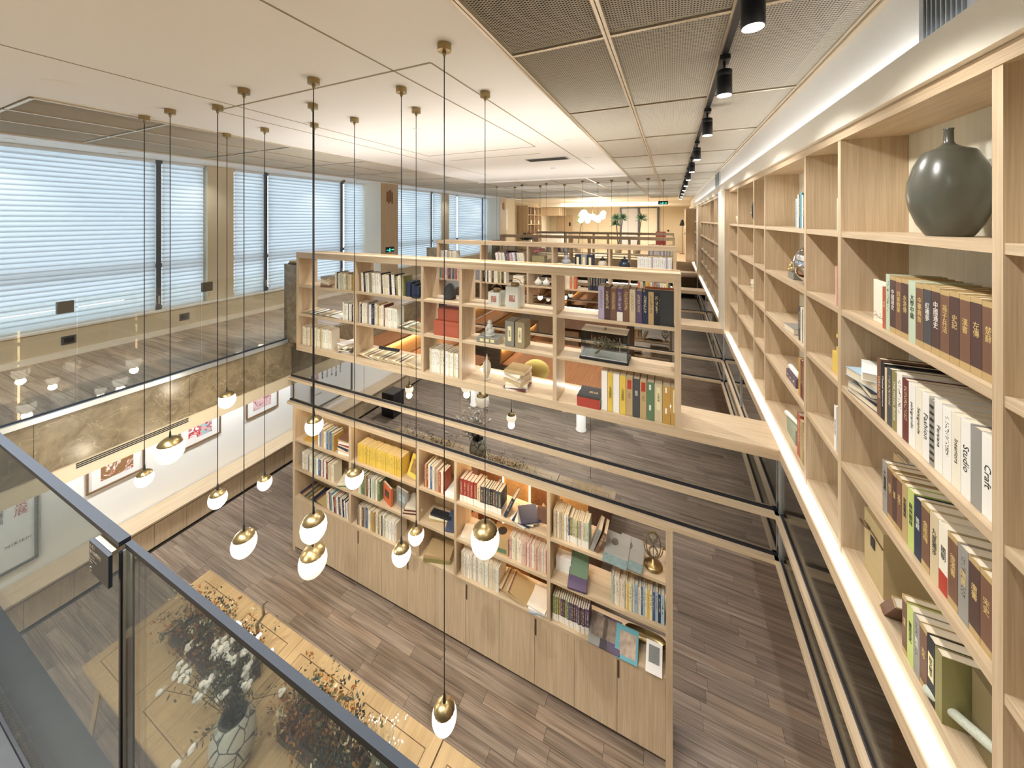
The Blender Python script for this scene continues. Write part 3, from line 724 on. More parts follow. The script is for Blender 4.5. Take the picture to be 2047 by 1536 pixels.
# first bay (window end)
P = pl('top', 'first', H1); pile(-4.83, 3.87, Z3['top'], [('brown', .03), ('tan', .022), ('cream', .03), ('beige', .025), ('tan', .02), ('grey', .022)], P)
row(-4.60, -4.19, Z3['top'], y, ['cream', 'dark grey', 'ivory', 'beige', 'pale green', 'cream', 'tan', 'grey', 'beige', 'cream', 'ochre', 'tan'], P, 12, (.23, .25))
P = pl('middle', 'first', H1); fan(-5.36, -4.5, 3.88, Z3['middle'], 13, ['beige', 'tan', 'grey', 'cream', 'olive', 'white', 'dark grey'], P)
row(-4.44, -4.19, Z3['middle'], y, ['white', 'cream', 'white', 'dark grey', 'white', 'ivory', 'black', 'white'], P, 8, (.24, .26))
P = pl('bottom', 'first', H1); row(-5.33, -4.68, Z3['bottom'], y, ['cream', 'ivory', 'beige', 'cream', 'tan', 'ivory', 'pale green', 'cream', 'beige', 'cream', 'ivory', 'tan', 'cream', 'white', 'ivory', 'cream', 'ivory'], P, 17, (.27, .30), kind='journal')  # ordinary books in matching covers, as are the other rows so named
pile(-4.45, 3.86, Z3['bottom'], [('white', .012), ('dark grey', .014), ('cream', .012), ('black', .016), ('white', .014), ('cream', .014), ('white', .012), ('tan', .012), ('white', .012)], P, rzj=.5, kind='magazine')
# second bay
P = pl('top', 'second', H1); row(-4.06, -3.28, Z3['top'], y, CRM, P, 30, (.26, .29), lean=-.06, kind='journal')
for k, (w, h) in enumerate(((.09, .20), (.07, .175), (.07, .15))):
    o = box_('storage_box', 'dark navy box, %s of three stepped down beside the leaning paperbacks' % ('tallest', 'middle', 'shortest')[k], 'box', -3.25 + k * .075, -3.25 + k * .075 + w, 3.74, 3.92, Z3['top'], Z3['top'] + h, cover_p, COLS['navy']); o['group'] = 'stepped navy boxes'
flat((-3.07, 3.80, Z3['top']), .12, .2, .015, 'black', 'thin black notebook lying flat beside the navy boxes', .1)
P = pl('middle', 'second', H1); row(-4.11, -3.62, Z3['middle'], y, ['cream', 'navy', 'white', 'cream', 'ivory', 'grey', 'white', 'navy', 'navy', 'cream', 'cream', 'tan', 'cream', 'ivory', 'maroon'], P, 15, (.27, .31))
row(-3.62, -3.40, Z3['middle'], y, ['ivory', 'cream', 'white'], P, 6, (.26, .275), tmin=.03, tmax=.05)
fan(-3.4, -2.99, 3.87, Z3['middle'], 8, ['tan', 'cream', 'navy', 'olive', 'white', 'beige', 'green'], P)
P = pl('bottom', 'second', H1); fan(-4.12, -3.0, 3.87, Z3['bottom'], 26, ['tan', 'beige', 'cream', 'olive', 'beige', 'brown', 'cream', 'tan'], P, w=.24)
o = ob('document_tube', MB().tube([(-.17, 0, 0), (-.165, 0, 0), (.165, 0, 0), (.17, 0, 0)], .022, 12), cover_p, None, True, (-3.68, 3.88, Z3['bottom'] + .125), (0, 0, .05), COLS['black']); tag(o, 'black round tube lying across the spread magazines', 'tube')
# third bay
dk = plain('dark_stone', srgb(70, 72, 76), .7, noise=.3, nscale=30)
o = ob('scholar_stone', MB().lathe([(.06, 0), (.075, .01), (.078, .06), (.07, .12), (.05, .17), (.022, .20), (0, .205)], 14, flute=lambda i, a: 1 + .12 * math.sin(3 * a + i)), dk, None, True, (-2.63, 3.86, Z3['top'] + .001)); tag(o, 'upright dark grey stone ornament on a shelf', 'ornament')
redbox = plain('red_lacquer_box', srgb(172, 86, 60), .5, noise=.06, nscale=60)
def lidbox(lab, x0, x1, y0, y1, z0, z1):
    t = thing('lidded_box', lab, 'box', ((x0 + x1) / 2, (y0 + y1) / 2, z0), group='red lidded boxes')
    ob('box_body', B(x0 + .002, x1 - .002, y0 + .002, y1 - .002, z0, z1 - .045), redbox, t); ob('box_lid', B(x0, x1, y0, y1, z1 - .044, z1), redbox, t)
lidbox('larger red lidded box at the bottom of two', -2.80, -2.42, 3.74, 3.98, Z3['middle'], Z3['middle'] + .19)
lidbox('smaller red lidded box on top of the larger one', -2.75, -2.43, 3.76, 3.97, Z3['middle'] + .191, Z3['middle'] + .34)
P = pl('bottom', 'third', H1); row(-2.86, -2.42, Z3['bottom'], y, ['ivory', 'white', 'cream'], P, 18, (.29, .31), (.2, .24), kind='journal')
# fourth bay
porc = plain('white_porcelain', srgb(216, 218, 210), .25); seal = plain('seal_red', srgb(176, 92, 74), .6)
def jar(x, w, h, lab, y0=3.76):
    t = thing('porcelain_jar', lab, 'jar', (x, y0 + w / 2, Z3['top'])); z = Z3['top'] + .001
    b = w / 2; s = .018
    ob('jar_body', MB().prism([(x - b + s, y0), (x + b - s, y0), (x + b, y0 + s), (x + b, y0 + w - s), (x + b - s, y0 + w), (x - b + s, y0 + w), (x - b, y0 + w - s), (x - b, y0 + s)], z, z + h), porc, t)
    sm = MB(); q = w * .42; n = 6
    for i in range(n):
        for j in range(n):
            if R.random() < .72 or i in (0, n - 1) or j in (0, n - 1): sm.box(x - q / 2 + i * q / n, x - q / 2 + (i + .8) * q / n, y0 - .0012, y0 - .0002, z + h * .30 + j * q / n, z + h * .30 + (j + .8) * q / n)
    p = ob('seal_print', sm, seal, t); p['label'] = 'red square seal print'
    ob('brass_lid', MB().lathe([(w * .26, h), (w * .28, h + .008), (w * .28, h + .03), (w * .22, h + .038)], 18, (x, y0 + w / 2, z)), brass, t, True)
    ob('brass_handle', MB().tube([(x - w * .45, y0 + w / 2, z + h + .03), (x - w * .3, y0 + w / 2, z + h + .07), (x, y0 + w / 2, z + h + .09), (x + w * .3, y0 + w / 2, z + h + .07), (x + w * .45, y0 + w / 2, z + h + .03)], .004, 6), brass, t, True)
jar(-1.94, .17, .16, 'shorter white porcelain jar with red seal and brass lid'); jar(-1.70, .185, .245, 'taller white porcelain jar with red seal and brass lid')
greyslip = plain('grey_slipcase', srgb(134, 132, 120), .7); 
g1 = flat((-2.02, 3.84, Z3['middle']), .29, .2, .065, 'grey', 'grey slipcased volume lying under the white figurine', .05, greyslip, 'slipcased_book')
for k in range(3): ob('title_label', B(-.1 + k * .07, -.05 + k * .07, -.1005, -.1001, .015, .05), pale_print, g1, world=False)
fg = thing('porcelain_figurine', 'seated white porcelain figurine on a grey volume', 'figurine', (-2.03, 3.83, Z3['middle'] + .067))
link('figure', MB().ball((0, 0, .055), .055, 12, 8, (1.15, .8, 1)).ball((.005, -.01, .115), .042, 12, 8, (.95, .8, 1.1)).ball((.01, -.02, .17), .028, 10, 8).ball((-.02, -.035, .09), .022, 8, 6, (1, 1, 1.5)).mesh('figure', True), porc, fg)
link('pedestal', MB().lathe([(.062, 0), (.065, .012), (.055, .022)], 18).mesh('pedestal'), porc, fg)
for k, (x, lab) in enumerate(((-1.72, 'darker grey slipcased volume standing with yellow label'), (-1.59, 'paler grey slipcased volume standing with yellow label'))):
    s = box_('slipcased_book', lab, 'book', x - .06, x + .055, 3.74, 3.93, Z3['middle'], Z3['middle'] + .30, greyslip if k == 0 else plain('pale_slipcase', srgb(152, 140, 112), .7)); s['group'] = 'standing slipcased volumes'
    ob('title_label', B(-.022, .022, -.0963, -.0951, .07, .24), pale_print, s, world=False)
    text('古文觀止' if k else '唐詩選', .026, (0, -.0967, .155), (PI / 2, 0, 0), ink, s, True)
o = ob('crystal_ornament', MB().lathe([(.035, 0), (.04, .01), (.02, .02), (.03, .05), (.058, .13), (.055, .19), (.03, .23), (.012, .25), (.009, .29), (0, .33)], 6), plain('frosted_crystal', srgb(206, 200, 180), .3), None, loc=(-2.08, 3.85, Z3['bottom'] + .001)); tag(o, 'pointed frosted crystal ornament on the base beam', 'ornament')
pile(-1.66, 3.85, Z3['bottom'], [('white', .012), ('maroon', .012), ('white', .014), ('cream', .03), ('tan', .028), ('white', .03), ('beige', .026), ('white', .03), ('tan', .034)], pl('bottom', 'fourth', H1), w=(.24, .27), d=(.2, .25), rzj=.45)
# fifth bay
P = pl('top', 'fifth', H1); x = -.70
for col, t, m in (('lilac', .065, cover), ('dark brown', .058, cover), ('brown', .066, cover), ('purple', .06, cover_w), ('brown', .062, cover), ('beige', .06, cover), ('purple', .06, cover), ('navy', .058, cover), ('tan', .052, cover), ('black', .052, cover)):
    standing((x, 3.73, Z3['top'] + .001), t - .003, .2, .335 + R.uniform(-.02, .01), col, P, 'hardback', m); x += t
bigbk = thing('display_volume', 'large black volume standing face-out with gold title', 'book', (-.13, 3.8, Z3['top']))
ob('cover_board', B(-.245, .018, 3.735, 3.741, Z3['top'] + .001, Z3['top'] + .345), plain('black_cloth', srgb(52, 54, 56), .6, noise=.25, nscale=20), bigbk)
ob('page_block', B(-.24, .015, 3.742, 3.80, Z3['top'] + .004, Z3['top'] + .34), pages_m, bigbk); ob('back_board', B(-.245, .018, 3.801, 3.806, Z3['top'] + .001, Z3['top'] + .36), plain('rust_board', COLS['rust'], .6), bigbk)
text('長城外古道', .042, (-.015 + .02, 3.734 - 3.8, .19), (PI / 2, 0, 0), gold, bigbk, True)
gc = thing('display_case', 'glass display case with a wire tree sculpture inside', 'display case', (-.66, 3.87, Z3['middle']))
zc = Z3['middle'] + .001
ob('case_base', B(-.90, -.40, 3.74, 4.0, zc, zc + .025), black, gc); ob('case_floor', B(-.885, -.415, 3.755, 3.985, zc + .026, zc + .032), white, gc)
for nm, bx in (('front_pane', (-.885, -.415, 3.755, 3.758)), ('back_pane', (-.885, -.415, 3.982, 3.985)), ('side_pane', (-.885, -.882, 3.759, 3.981)), ('side_pane', (-.418, -.415, 3.759, 3.981))): ob(nm, B(*bx, zc + .033, zc + .30), case_glass, gc)
ob('top_pane', B(-.885, -.415, 3.755, 3.985, zc + .301, zc + .305), plain('frosted_top', srgb(196, 180, 156), .2), gc)
ob('brass_knob', MB().lathe([(.012, 0), (.014, .006), (.006, .012), (.009, .02), (0, .024)], 10, (-.65, 3.87, zc + .306)), brass, gc, True)
tr = thing('wire_tree', 'small bare wire tree with pale leaf clusters inside the glass case', 'sculpture', (-.64, 3.87, zc + .033))
wt = MB().tube([(-.12, 0, 0), (-.08, 0, .03), (-.04, .01, .08), (0, 0, .12)], .012, 6, .006)
for k in range(16):
    a = R.uniform(0, 2 * PI); r = R.uniform(.06, .15); wt.tube([(-.04, .01, .07), (r * .5 * math.cos(a), .3 * r * math.sin(a), .11), (r * math.cos(a) + .02, .4 * r * math.sin(a), .10 + R.uniform(-.02, .07))], .003, 4, .0015)
link('trunk', wt.mesh('trunk'), brass, tr)
lf = MB()
for k in range(150):
    a = R.uniform(0, 2 * PI); r = .155 * math.sqrt(R.random()); lf.ball((r * math.cos(a) + .02, .45 * r * math.sin(a), .11 + R.uniform(-.02, .06)), .009, 5, 3)
c_ = link('leaf_clusters', lf.mesh('leaf_clusters'), plain('silver_leaf', srgb(190, 178, 150), .3, .5), tr); c_['kind'] = 'stuff'
rb = flat((-.80, 3.84, Z3['bottom']), .24, .26, .10, 'black', 'black and red box set lying flat with gold title', 0, plain('red_box_side', srgb(170, 62, 44), .5), 'boxed_set')
ob('box_face', B(-.122, .122, -.132, .132, .1005, .104), plain('black_box_face', srgb(54, 52, 52), .6), rb, world=False); text('長城', .05, (.03, .0, .1046), (0, 0, 0), gold, rb)
P = pl('bottom', 'fifth', H1); x = -.665
for col, t, lab in (('white', .062, 0), ('yellow', .055, 1), ('white', .062, 0), ('yellow', .062, 1), ('tan', .066, 2), ('dark grey', .066, 3), ('tan', .064, 2), ('green', .070, 4), ('beige', .072, 5), ('ochre', .072, 4), ('ochre', .078, 5)):
    b = standing((x, 3.725, Z3['bottom'] + .001), t - .003, .24, .405 - (x + .66) * .07, col, P, 'slipcase', cover_p, name='slipcase_box', group='tall slipcases on the base beam'); h = .40
    if lab == 5: ob('title_label', B(t * .25, t * .75, -.001, -.0002, .12, .34), pale_print, b, world=False); text('中國典籍', .022, (t / 2, -.0014, .24), (PI / 2, 0, 0), ink, b, True)
    if lab == 2: ob('title_label', B(t * .2, t * .8, -.001, -.0002, .27, .36), inkr, b, world=False); text('文心', .026, (t / 2, -.0014, .2), (PI / 2, 0, 0), ink, b, True)
    if lab == 1: text('山海經圖說', .026, (t / 2, -.0008, .2), (PI / 2, 0, 0), ink, b, True)
    if lab == 3: text('論語', .028, (t / 2, -.0008, .24), (PI / 2, 0, 0), inkw, b, True)
    if lab == 4:
        for zz in (.1, .3): ob('bone_clasp', B(t * .3, t * .55, -.004, -.0002, zz, zz + .05), inkw, b, world=False)
    x += t + .0005

# lower bookcase
Z4 = {'top': W(-3.49), 'middle': W(-3.945), 'bottom': W(-4.405)}
H2 = 'lower bookcase'
y = 3.73
P = pl('top', 'first', H2); flat((-5.2, 3.86, Z4['top']), .2, .25, .03, 'ochre', 'ochre book lying flat alone, ' + P, .1)
row(-4.97, -4.62, Z4['top'], y, ['white', 'grey', 'lilac', 'ochre', 'cream', 'pale blue', 'blue', 'grey'], P, 11, (.24, .28))
pile(-4.44, 3.87, Z4['top'], [('white', .03), ('pink', .02), ('cream', .025), ('navy', .02), ('cream', .03), ('red', .02), ('white', .025), ('tan', .03), ('brown', .02)], P, w=(.2, .26), rzj=.12)
P = pl('middle', 'first', H2); row(-5.33, -4.62, Z4['middle'], y, ['white', 'cream', 'white', 'grey', 'ivory', 'cream', 'dark grey', 'pale green', 'white', 'blue', 'cream', 'red', 'white', 'maroon', 'beige'], P, 17, (.24, .28), tmin=.03, tmax=.05)
for k, c in enumerate(('green', 'cream')): flat((-4.42, 3.84, Z4['middle'] + k * .022), .26, .22, .02, c, '%s picture book lying flat, %s of two, %s' % (c, ('lower', 'upper')[k], P), .35 + k * .1, group='two flat picture books')
P = pl('bottom', 'first', H2); fan(-5.42, -4.75, 3.88, Z4['bottom'], 11, ['navy', 'brown', 'tan', 'dark grey', 'olive', 'brown', 'tan', 'black'], P, w=.26)
row(-4.78, -4.32, Z4['bottom'], y, ['cream', 'white', 'red', 'teal', 'white', 'navy', 'rust', 'white', 'dark grey', 'blue', 'cream', 'navy', 'white', 'black'], P, 15, (.23, .27), lean=-.08)
P = pl('top', 'second', H2); row(-4.13, -3.33, Z4['top'], y, ['yellow'], P, 40, (.25, .262), (.16, .175), 'magazine', tmin=.018, tmax=.021)
o = flat((-3.19, 3.86, Z4['top'] + .115), .2, .26, .014, 'yellow', 'yellow magazine leaning face-out at the end of the yellow row', -.2, tilt=1.15, name='magazine')
ob('cover_photo', B(-.06, .06, -.08, .08, .0141, .0146), plain('magazine_photo', srgb(150, 120, 70), .5, noise=.6, nscale=18), o, world=False)
P = pl('middle', 'second', H2); row(-4.12, -3.72, Z4['middle'], y, ['cream', 'pale green', 'green', 'green', 'tan', 'brown', 'grey', 'white', 'black', 'white'], P, 14, (.26, .29))
for k, (x, c, nm, rz) in enumerate(((-3.60, 'orange', 'orange art book standing face-out with a dark figure', -.35), (-3.36, 'grey', 'grey catalogue standing face-out in a tray', -.15))):
    t = standing((x - .11, 3.80, Z4['middle'] + .001), .22, .03, .25, c, P, label=nm, mat=cover_p, face=rz)
    ob('cover_photo', B(.05, .17, -.001, -.0002, .08, .18), plain('cover_picture_%d' % k, srgb(80, 60, 54) if k == 0 else srgb(170, 186, 190), .5, noise=.6, nscale=25), t, world=False)
for k in range(5):
    o = flat((-3.20 + k * .012, 3.85, Z4['middle'] + .003 + k * .024), .24, .27, .022, 'maroon' if k % 2 else 'cream', '%s brochure in the sloping stack, %s up, middle shelf, second bay, lower bookcase' % ('maroon' if k % 2 else 'cream', ordw(k)), .3, group='sloping brochures', name='brochure')
P = pl('bottom', 'second', H2); row(-4.14, -3.60, Z4['bottom'], y, ['purple', 'tan', 'cream', 'brown', 'grey', 'blue', 'beige', 'white', 'tan', 'ochre', 'grey', 'cream', 'olive', 'white', 'brown', 'white', 'pale green', 'cream'], P, 18, (.24, .30))
row(-3.60, -3.42, Z4['bottom'], y, ['white', 'cream'], P, 6, (.25, .27), (.2, .22))
P = pl('top', 'third', H2); row(-2.95, -2.62, Z4['top'], y, ['red', 'tan', 'red', 'cream', 'white', 'blue', 'cream', 'lilac', 'tan', 'rust'], P, 12, (.26, .31))
flat((-2.54, 3.84, Z4['top']), .15, .24, .05, 'white', 'thick white book lying flat, ' + P, .05)
P = pl('middle', 'third', H2)
for k, c in enumerate(('tan', 'cream', 'black')): flat((-2.78 + k * .02, 3.84, Z4['middle'] + k * .033), .3, .09, .03, c, '%s scroll box, %s up in the small stack, %s' % (c, ordw(k), P), .28 - k * .1, group='stacked scroll boxes', name='scroll_box', cat='box')
o = flat((-2.55, 3.83, Z4['middle'] + .06), .16, .22, .02, 'navy', 'navy book leaning with a small gold emblem, ' + P, .2, tilt=.5)
P = pl('bottom', 'third', H2); flat((-2.78, 3.85, Z4['bottom']), .36, .26, .05, 'olive', 'large worn olive folder at the bottom, ' + P, .3, name='folder'); flat((-2.77, 3.85, Z4['bottom'] + .052), .34, .25, .035, 'tan', 'large worn tan album on the olive folder, ' + P, .26, name='album')
P = pl('top', 'fourth', H2); row(-2.40, -2.16, Z4['top'], y, ['red'], P, 5, (.275, .28), kind='hardback', mat=cover_w, tmin=.04, tmax=.042)
row(-2.155, -1.83, Z4['top'], y, ['beige', 'dark brown', 'dark grey', 'dark grey', 'dark grey', 'black', 'dark brown', 'dark grey'], P, 9, (.265, .275), kind='hardback', mat=cover_w)
standing((-1.80, 3.735, Z4['top'] + .014), .035, .19, .27, 'navy', P, 'hardback', cover, lean=.42)
for k, c in enumerate(('white', 'navy', 'cream', 'grey', 'navy')): flat((-1.58 + k * .015, 3.84, Z4['top'] + k * .012), .22, .26, .010, c, '%s brochure in the loose heap, %s up, %s' % (c, ordw(k), P), -.3 + k * .22, group='loose brochures', name='brochure')
flat((-1.31, 3.83, Z4['top'] + .03), .19, .03, .17, 'brown', 'brown slipcase with white page edge near the post, ' + P, .1, cat='book')
o = ob('folded_card', MB().poly([(-.06, 0, 0), (.06, 0, 0), (.02, .03, .14)]).poly([(.06, 0, 0), (.07, .09, 0), (.02, .03, .14)]).poly([(.07, .09, 0), (-.06, 0, 0), (.02, .03, .14)]), plain('tan_card', COLS['beige'], .8), None, loc=(-1.40, 3.93, Z4['top'] + .001)); tag(o, 'folded beige paper card behind the loose brochures', 'card')
P = pl('middle', 'fourth', H2); flat((-2.28, 3.83, Z4['middle']), .24, .2, .03, 'cream', 'open cream booklet lying behind the large pendant, ' + P, .2)
gb = flat((-1.86, 3.84, Z4['middle']), .22, .2, .19, 'tan', 'tan gift box with a round printed emblem', .05, cover_p, 'gift_box', cat='box')
ob('round_emblem', MB().lathe([(.055, .1905), (.055, .192)], 20), ink, gb, world=False); ob('printed_band', B(-.08, .09, -.1012, -.1002, .02, .07), plain('green_print', COLS['green'], .6), gb, world=False)
row(-1.72, -1.27, Z4['middle'], y, ['cream', 'ivory', 'pink', 'beige'], P, 24, (.26, .27), (.17, .18), kind='journal', tmin=.018, tmax=.02)
P = pl('bottom', 'fourth', H2); row(-2.38, -1.86, Z4['bottom'], y, ['ivory', 'white', 'cream'], P, 26, (.285, .295), (.2, .21), kind='journal', tmin=.019, tmax=.021)
fan(-1.86, -1.44, 3.86, Z4['bottom'], 9, ['tan', 'beige', 'brown', 'tan'], P, w=.27)
for k, c in enumerate(('pale blue', 'white', 'ivory')): flat((-1.37, 3.84, Z4['bottom'] + k * .02), .22, .28, .018, c, '%s document folder, %s up in the pale stack, %s' % (c, ordw(k), P), .2 - .15 * k, group='pale document folders', name='document_folder', cat='folder')
P = pl('top', 'fifth', H2); row(-1.19, -1.07, Z4['top'], y, ['cream', 'beige'], P, 7, (.285, .29), tmin=.016, tmax=.018)
row(-1.07, -.80, Z4['top'], y, ['ivory', 'cream', 'blue', 'olive', 'beige', 'pale green', 'yellow', 'lilac', 'cream'], P, 11, (.25, .285), mat=cover_w)
standing((-.79, 3.735, Z4['top'] + .012), .04, .2, .26, 'grey', P, 'hardback', cover, lean=.35); standing((-.74, 3.735, Z4['top'] + .012), .035, .2, .25, 'brown', P, 'hardback', cover, lean=.4)
for k, (x, nm) in enumerate(((-.52, 'grey-green brochure sloping face-up with a row of small pictures'), (-.38, 'second grey-green brochure sloping behind the first'))):
    o = flat((x, 3.80 + k * .02, Z4['top'] + .055), .24, .3, .01, 'grey', nm, -.06, tilt=.3, name='brochure'); 
    ob('printed_band', B(-.12, .12, -.15, -.07, .0101, .0106), plain('brochure_band_%d' % k, srgb(110, 132, 134), .5, noise=.5, nscale=40), o, world=False); ob('printed_picture', MB().lathe([(.035, .0101), (.035, .0107)], 14, (-.03, .06, 0)), plain('brochure_picture_%d' % k, srgb(96, 92, 84), .5, noise=.6, nscale=60), o, world=False)
hg = thing('brass_hourglass', 'brass hourglass swinging in a ring stand', 'hourglass', (-.17, 3.83, Z4['top']))
hz = Z4['top']
ob('foot', MB().lathe([(.085, 0), (.088, .012), (.06, .03), (.02, .045), (.012, .075)], 24, (-.17, 3.83, hz)), brass, hg, True)
def ring(cx, cz, rx, rz, a0, a1, n=20): return [(cx + rx * math.cos(a0 + (a1 - a0) * i / n), 3.83, cz + rz * math.sin(a0 + (a1 - a0) * i / n)) for i in range(n + 1)]
ob('yoke', MB().tube(ring(-.17, hz + .20, .088, .12, PI, 2 * PI), .006, 6), brass, hg, True); ob('ring', MB().tube(ring(-.17, hz + .215, .068, .135, 0, 2 * PI, 28), .006, 6), brass, hg, True)
ob('glass_bulbs', MB().lathe([(.01, .09), (.045, .12), (.045, .16), (.006, .215), (.045, .27), (.045, .31), (.01, .34)], 16, (-.17, 3.83, hz)), case_glass, hg, True)
for s in (-1, 1): ob('pivot_knob', MB().tube([(-.17 + s * .07, 3.83, hz + .21), (-.17 + s * .105, 3.83, hz + .21)], .008, 8), brass, hg, True)
ob('centre_rod', MB().tube([(-.17, 3.83, hz + .085), (-.17, 3.83, hz + .35)], .004, 6), brass, hg, True)
P = pl('middle', 'fifth', H2); box_('paper_carton', 'plain white carton standing by the post, ' + P, 'carton', -1.19, -1.02, 3.84, 3.95, Z4['middle'], Z4['middle'] + .15, white)
flat((-.93, 3.82, Z4['middle'] + .05), .2, .27, .03, 'purple', 'purple book sloping under the green one, ' + P, .1, tilt=.35); flat((-.93, 3.89, Z4['middle'] + .13), .19, .27, .02, 'green', 'green book sloping over the purple one, ' + P, .08, tilt=.7)
row(-.57, -.065, Z4['middle'], y, ['pale green', 'white', 'cream', 'cream', 'cream', 'cream', 'yellow', 'cream', 'cream', 'pale blue', 'cream', 'blue', 'pale blue', 'cream', 'yellow', 'cream', 'blue', 'pale blue', 'navy', 'pale blue'], P, 20, (.27, .29), mat=cover)
P = pl('bottom', 'fifth', H2); row(-1.20, -.80, Z4['bottom'], y, ['purple', 'purple', 'olive', 'green', 'purple', 'dark brown'], P, 17, (.255, .265), mat=cover_w, tmin=.022, tmax=.025)
for k, (x, c) in enumerate(((-.70, 'grey'), (-.58, 'purple'))):
    o = flat((x, 3.80, Z4['bottom'] + .05), .2, .26, .012, c, '%s photo magazine sloping beside the purple set, %s of two' % (c, ('first', 'second')[k]), 0, tilt=.35, name='magazine'); ob('cover_photo', B(-.08, .08, -.06, .11, .0121, .0126), plain('photo_print_%d' % k, srgb(140, 124, 110), .5, noise=.7, nscale=22), o, world=False)
brt = thing('brass_tray', 'long brass boat-shaped tray lying at the back', 'tray', (-.25, 3.93, Z4['bottom']))
tm = MB(); n = 12
for i in range(n + 1):
    u = -1 + 2 * i / n; w = .06 * math.sqrt(max(0, 1 - u * u)) + .004
    tm.v += [(u * .2, -w, .07 + .02 * u * u), (u * .2, -w * .5, .02), (u * .2, w * .5, .02), (u * .2, w, .07 + .02 * u * u)]
for i in range(n):
    for j in range(3): tm.f.append((i * 4 + j, (i + 1) * 4 + j, (i + 1) * 4 + j + 1, i * 4 + j + 1))
link('tray_shell', tm.mesh('tray_shell', True), brass, brt)
link('tray_foot', B(-.06, .06, -.02, .02, .001, .0195).mesh('tray_foot'), brass, brt)
o = flat((-.42, 3.78, Z4['bottom'] + .06), .22, .24, .012, 'teal', 'teal picture book sloping with a portrait on the cover', 0, tilt=.6); ob('cover_photo', B(-.07, .09, -.09, .08, .0121, .0126), plain('portrait_print', srgb(170, 150, 130), .5, noise=.8, nscale=20), o, world=False)
o = flat((-.16, 3.77, Z4['bottom'] + .06), .15, .22, .012, 'white', 'white booklet sloping by the end post with small black print', 0, tilt=.55); ob('printed_text', B(-.05, .05, -.04, .08, .0121, .0125), plain('text_block', srgb(130, 132, 130), .6, noise=.7, nscale=160), o, world=False)
# ------------------------------------------------------------ wall bookcase contents
ZW = [W(-.07), W(-.525), W(-.969), W(-1.411), W(-1.907)]
LV5 = ['top', 'second', 'third', 'fourth', 'lowest']
def wplace(k, bay): return '%s shelf of the %s, wall bookcase' % (LV5[k], bay)
def wall_book(y, k, t, h, d, col, place, kind='hardback', mat=None, lean=0.0, inset=.03, label=None):
    """spine faces the aisle; y is the far side, thickness runs towards the camera"""
    return standing((WX + inset, y, ZW[k] + .001), t, d, h, col, place, kind, mat, face=-PI / 2, lean=lean, end='far end', label=label, group='books, ' + place)
def wrow(y, k, specs, place, h, d=.19, inset=.03, mat=None):
    for col, t, dh in specs:
        wall_book(y, k, t - .0015, h + dh, d, col, place, mat=mat, inset=inset); y -= t
    return y
spine_rot = (PI / 2, 0, 0)
def spine(b, s, t, z, size, m, latin=False):
    if latin: text(s, size, (t / 2, -.0006, z), (PI / 2, PI / 2, 0), m, b)
    else: text(s, size, (t / 2, -.0006, z), spine_rot, m, b, True)
VB = 'vase bay'
vz = plain('dark_glazed_ceramic', srgb(84, 84, 74), .28, noise=.3, nscale=6)
def bigvase(lab, loc, s, group=None, mat=vz):
    o = ob('ceramic_vase', MB().lathe([(.105, 0), (.112, .006), (.15, .05), (.185, .115), (.198, .175), (.192, .235), (.165, .30), (.128, .352), (.118, .36), (.06, .375), (.032, .388), (.024, .40), (.023, .45), (.027, .456), (.021, .457), (.019, .43)], 48), mat, None, True, loc); o.scale = (s * .66, s * .66, s * 1.06)
    return tag(o, lab, 'vase', group)
bigvase('big dark glazed vase with narrow neck on the top shelf', (1.055, 2.10, ZW[0] + .001), .93)
# second shelf: cover facing out, then leather spines
P = wplace(1, VB)
t = wall_book(2.46, 1, .155, .215, .02, 'ivory', P, label='ivory book standing face-out with plum branch drawing', mat=cover_p, inset=.06)
ob('title_plate', B(.09, .125, -.001, -.0002, .07, .19), plain('brown_plate', COLS['brown'], .6), t, world=False); text('國學經典', .022, (.1075, -.0014, .13), spine_rot, inkw, t, True)
br = MB().tube([(.01, -.001, .03), (.03, -.001, .035), (.06, -.001, .025), (.09, -.001, .03)], .0012, 4)
for q in range(16): br.ball((R.uniform(.01, .09), -.001, R.uniform(.02, .05)), .0025, 5, 3, (1, .2, 1))
ob('branch_print', br, plain('plum_print', srgb(150, 112, 100), .7), t, world=False)
y = 2.30
for col, tt, hh, s, m, cm in (('rust', .03, .20, '詩經', gold, cover_p), ('pale green', .034, .265, '', ink, cover), ('dark brown', .046, .262, '中國通史', inkw, cover_g), ('brown', .046, .26, '四庫精華', gold, cover_g), ('dark brown', .05, .262, '水滸傳', gold, cover_g), ('pale green', .05, .262, '大學中庸', ink, cover_p), ('brown', .05, .258, '中華典故', gold, cover_g), ('dark grey', .048, .262, '紅樓夢', inkw, cover_g), ('dark brown', .05, .262, '中國通史', inkw, cover_g), ('brown', .05, .258, '孫子兵法', gold, cover_g), ('dark brown', .05, .262, '史記', gold, cover_g), ('brown', .05, .26, '漢書', gold, cover_g), ('dark brown', .05, .262, '左傳', gold, cover_g), ('brown', .05, .258, '楚辭', gold, cover_g)):
    b = wall_book(y, 1, tt - .002, hh, .19, col, P, mat=cm)
    if s: spine(b, s, tt, hh * .58, min(.03, tt * .55), m)
    y -= tt
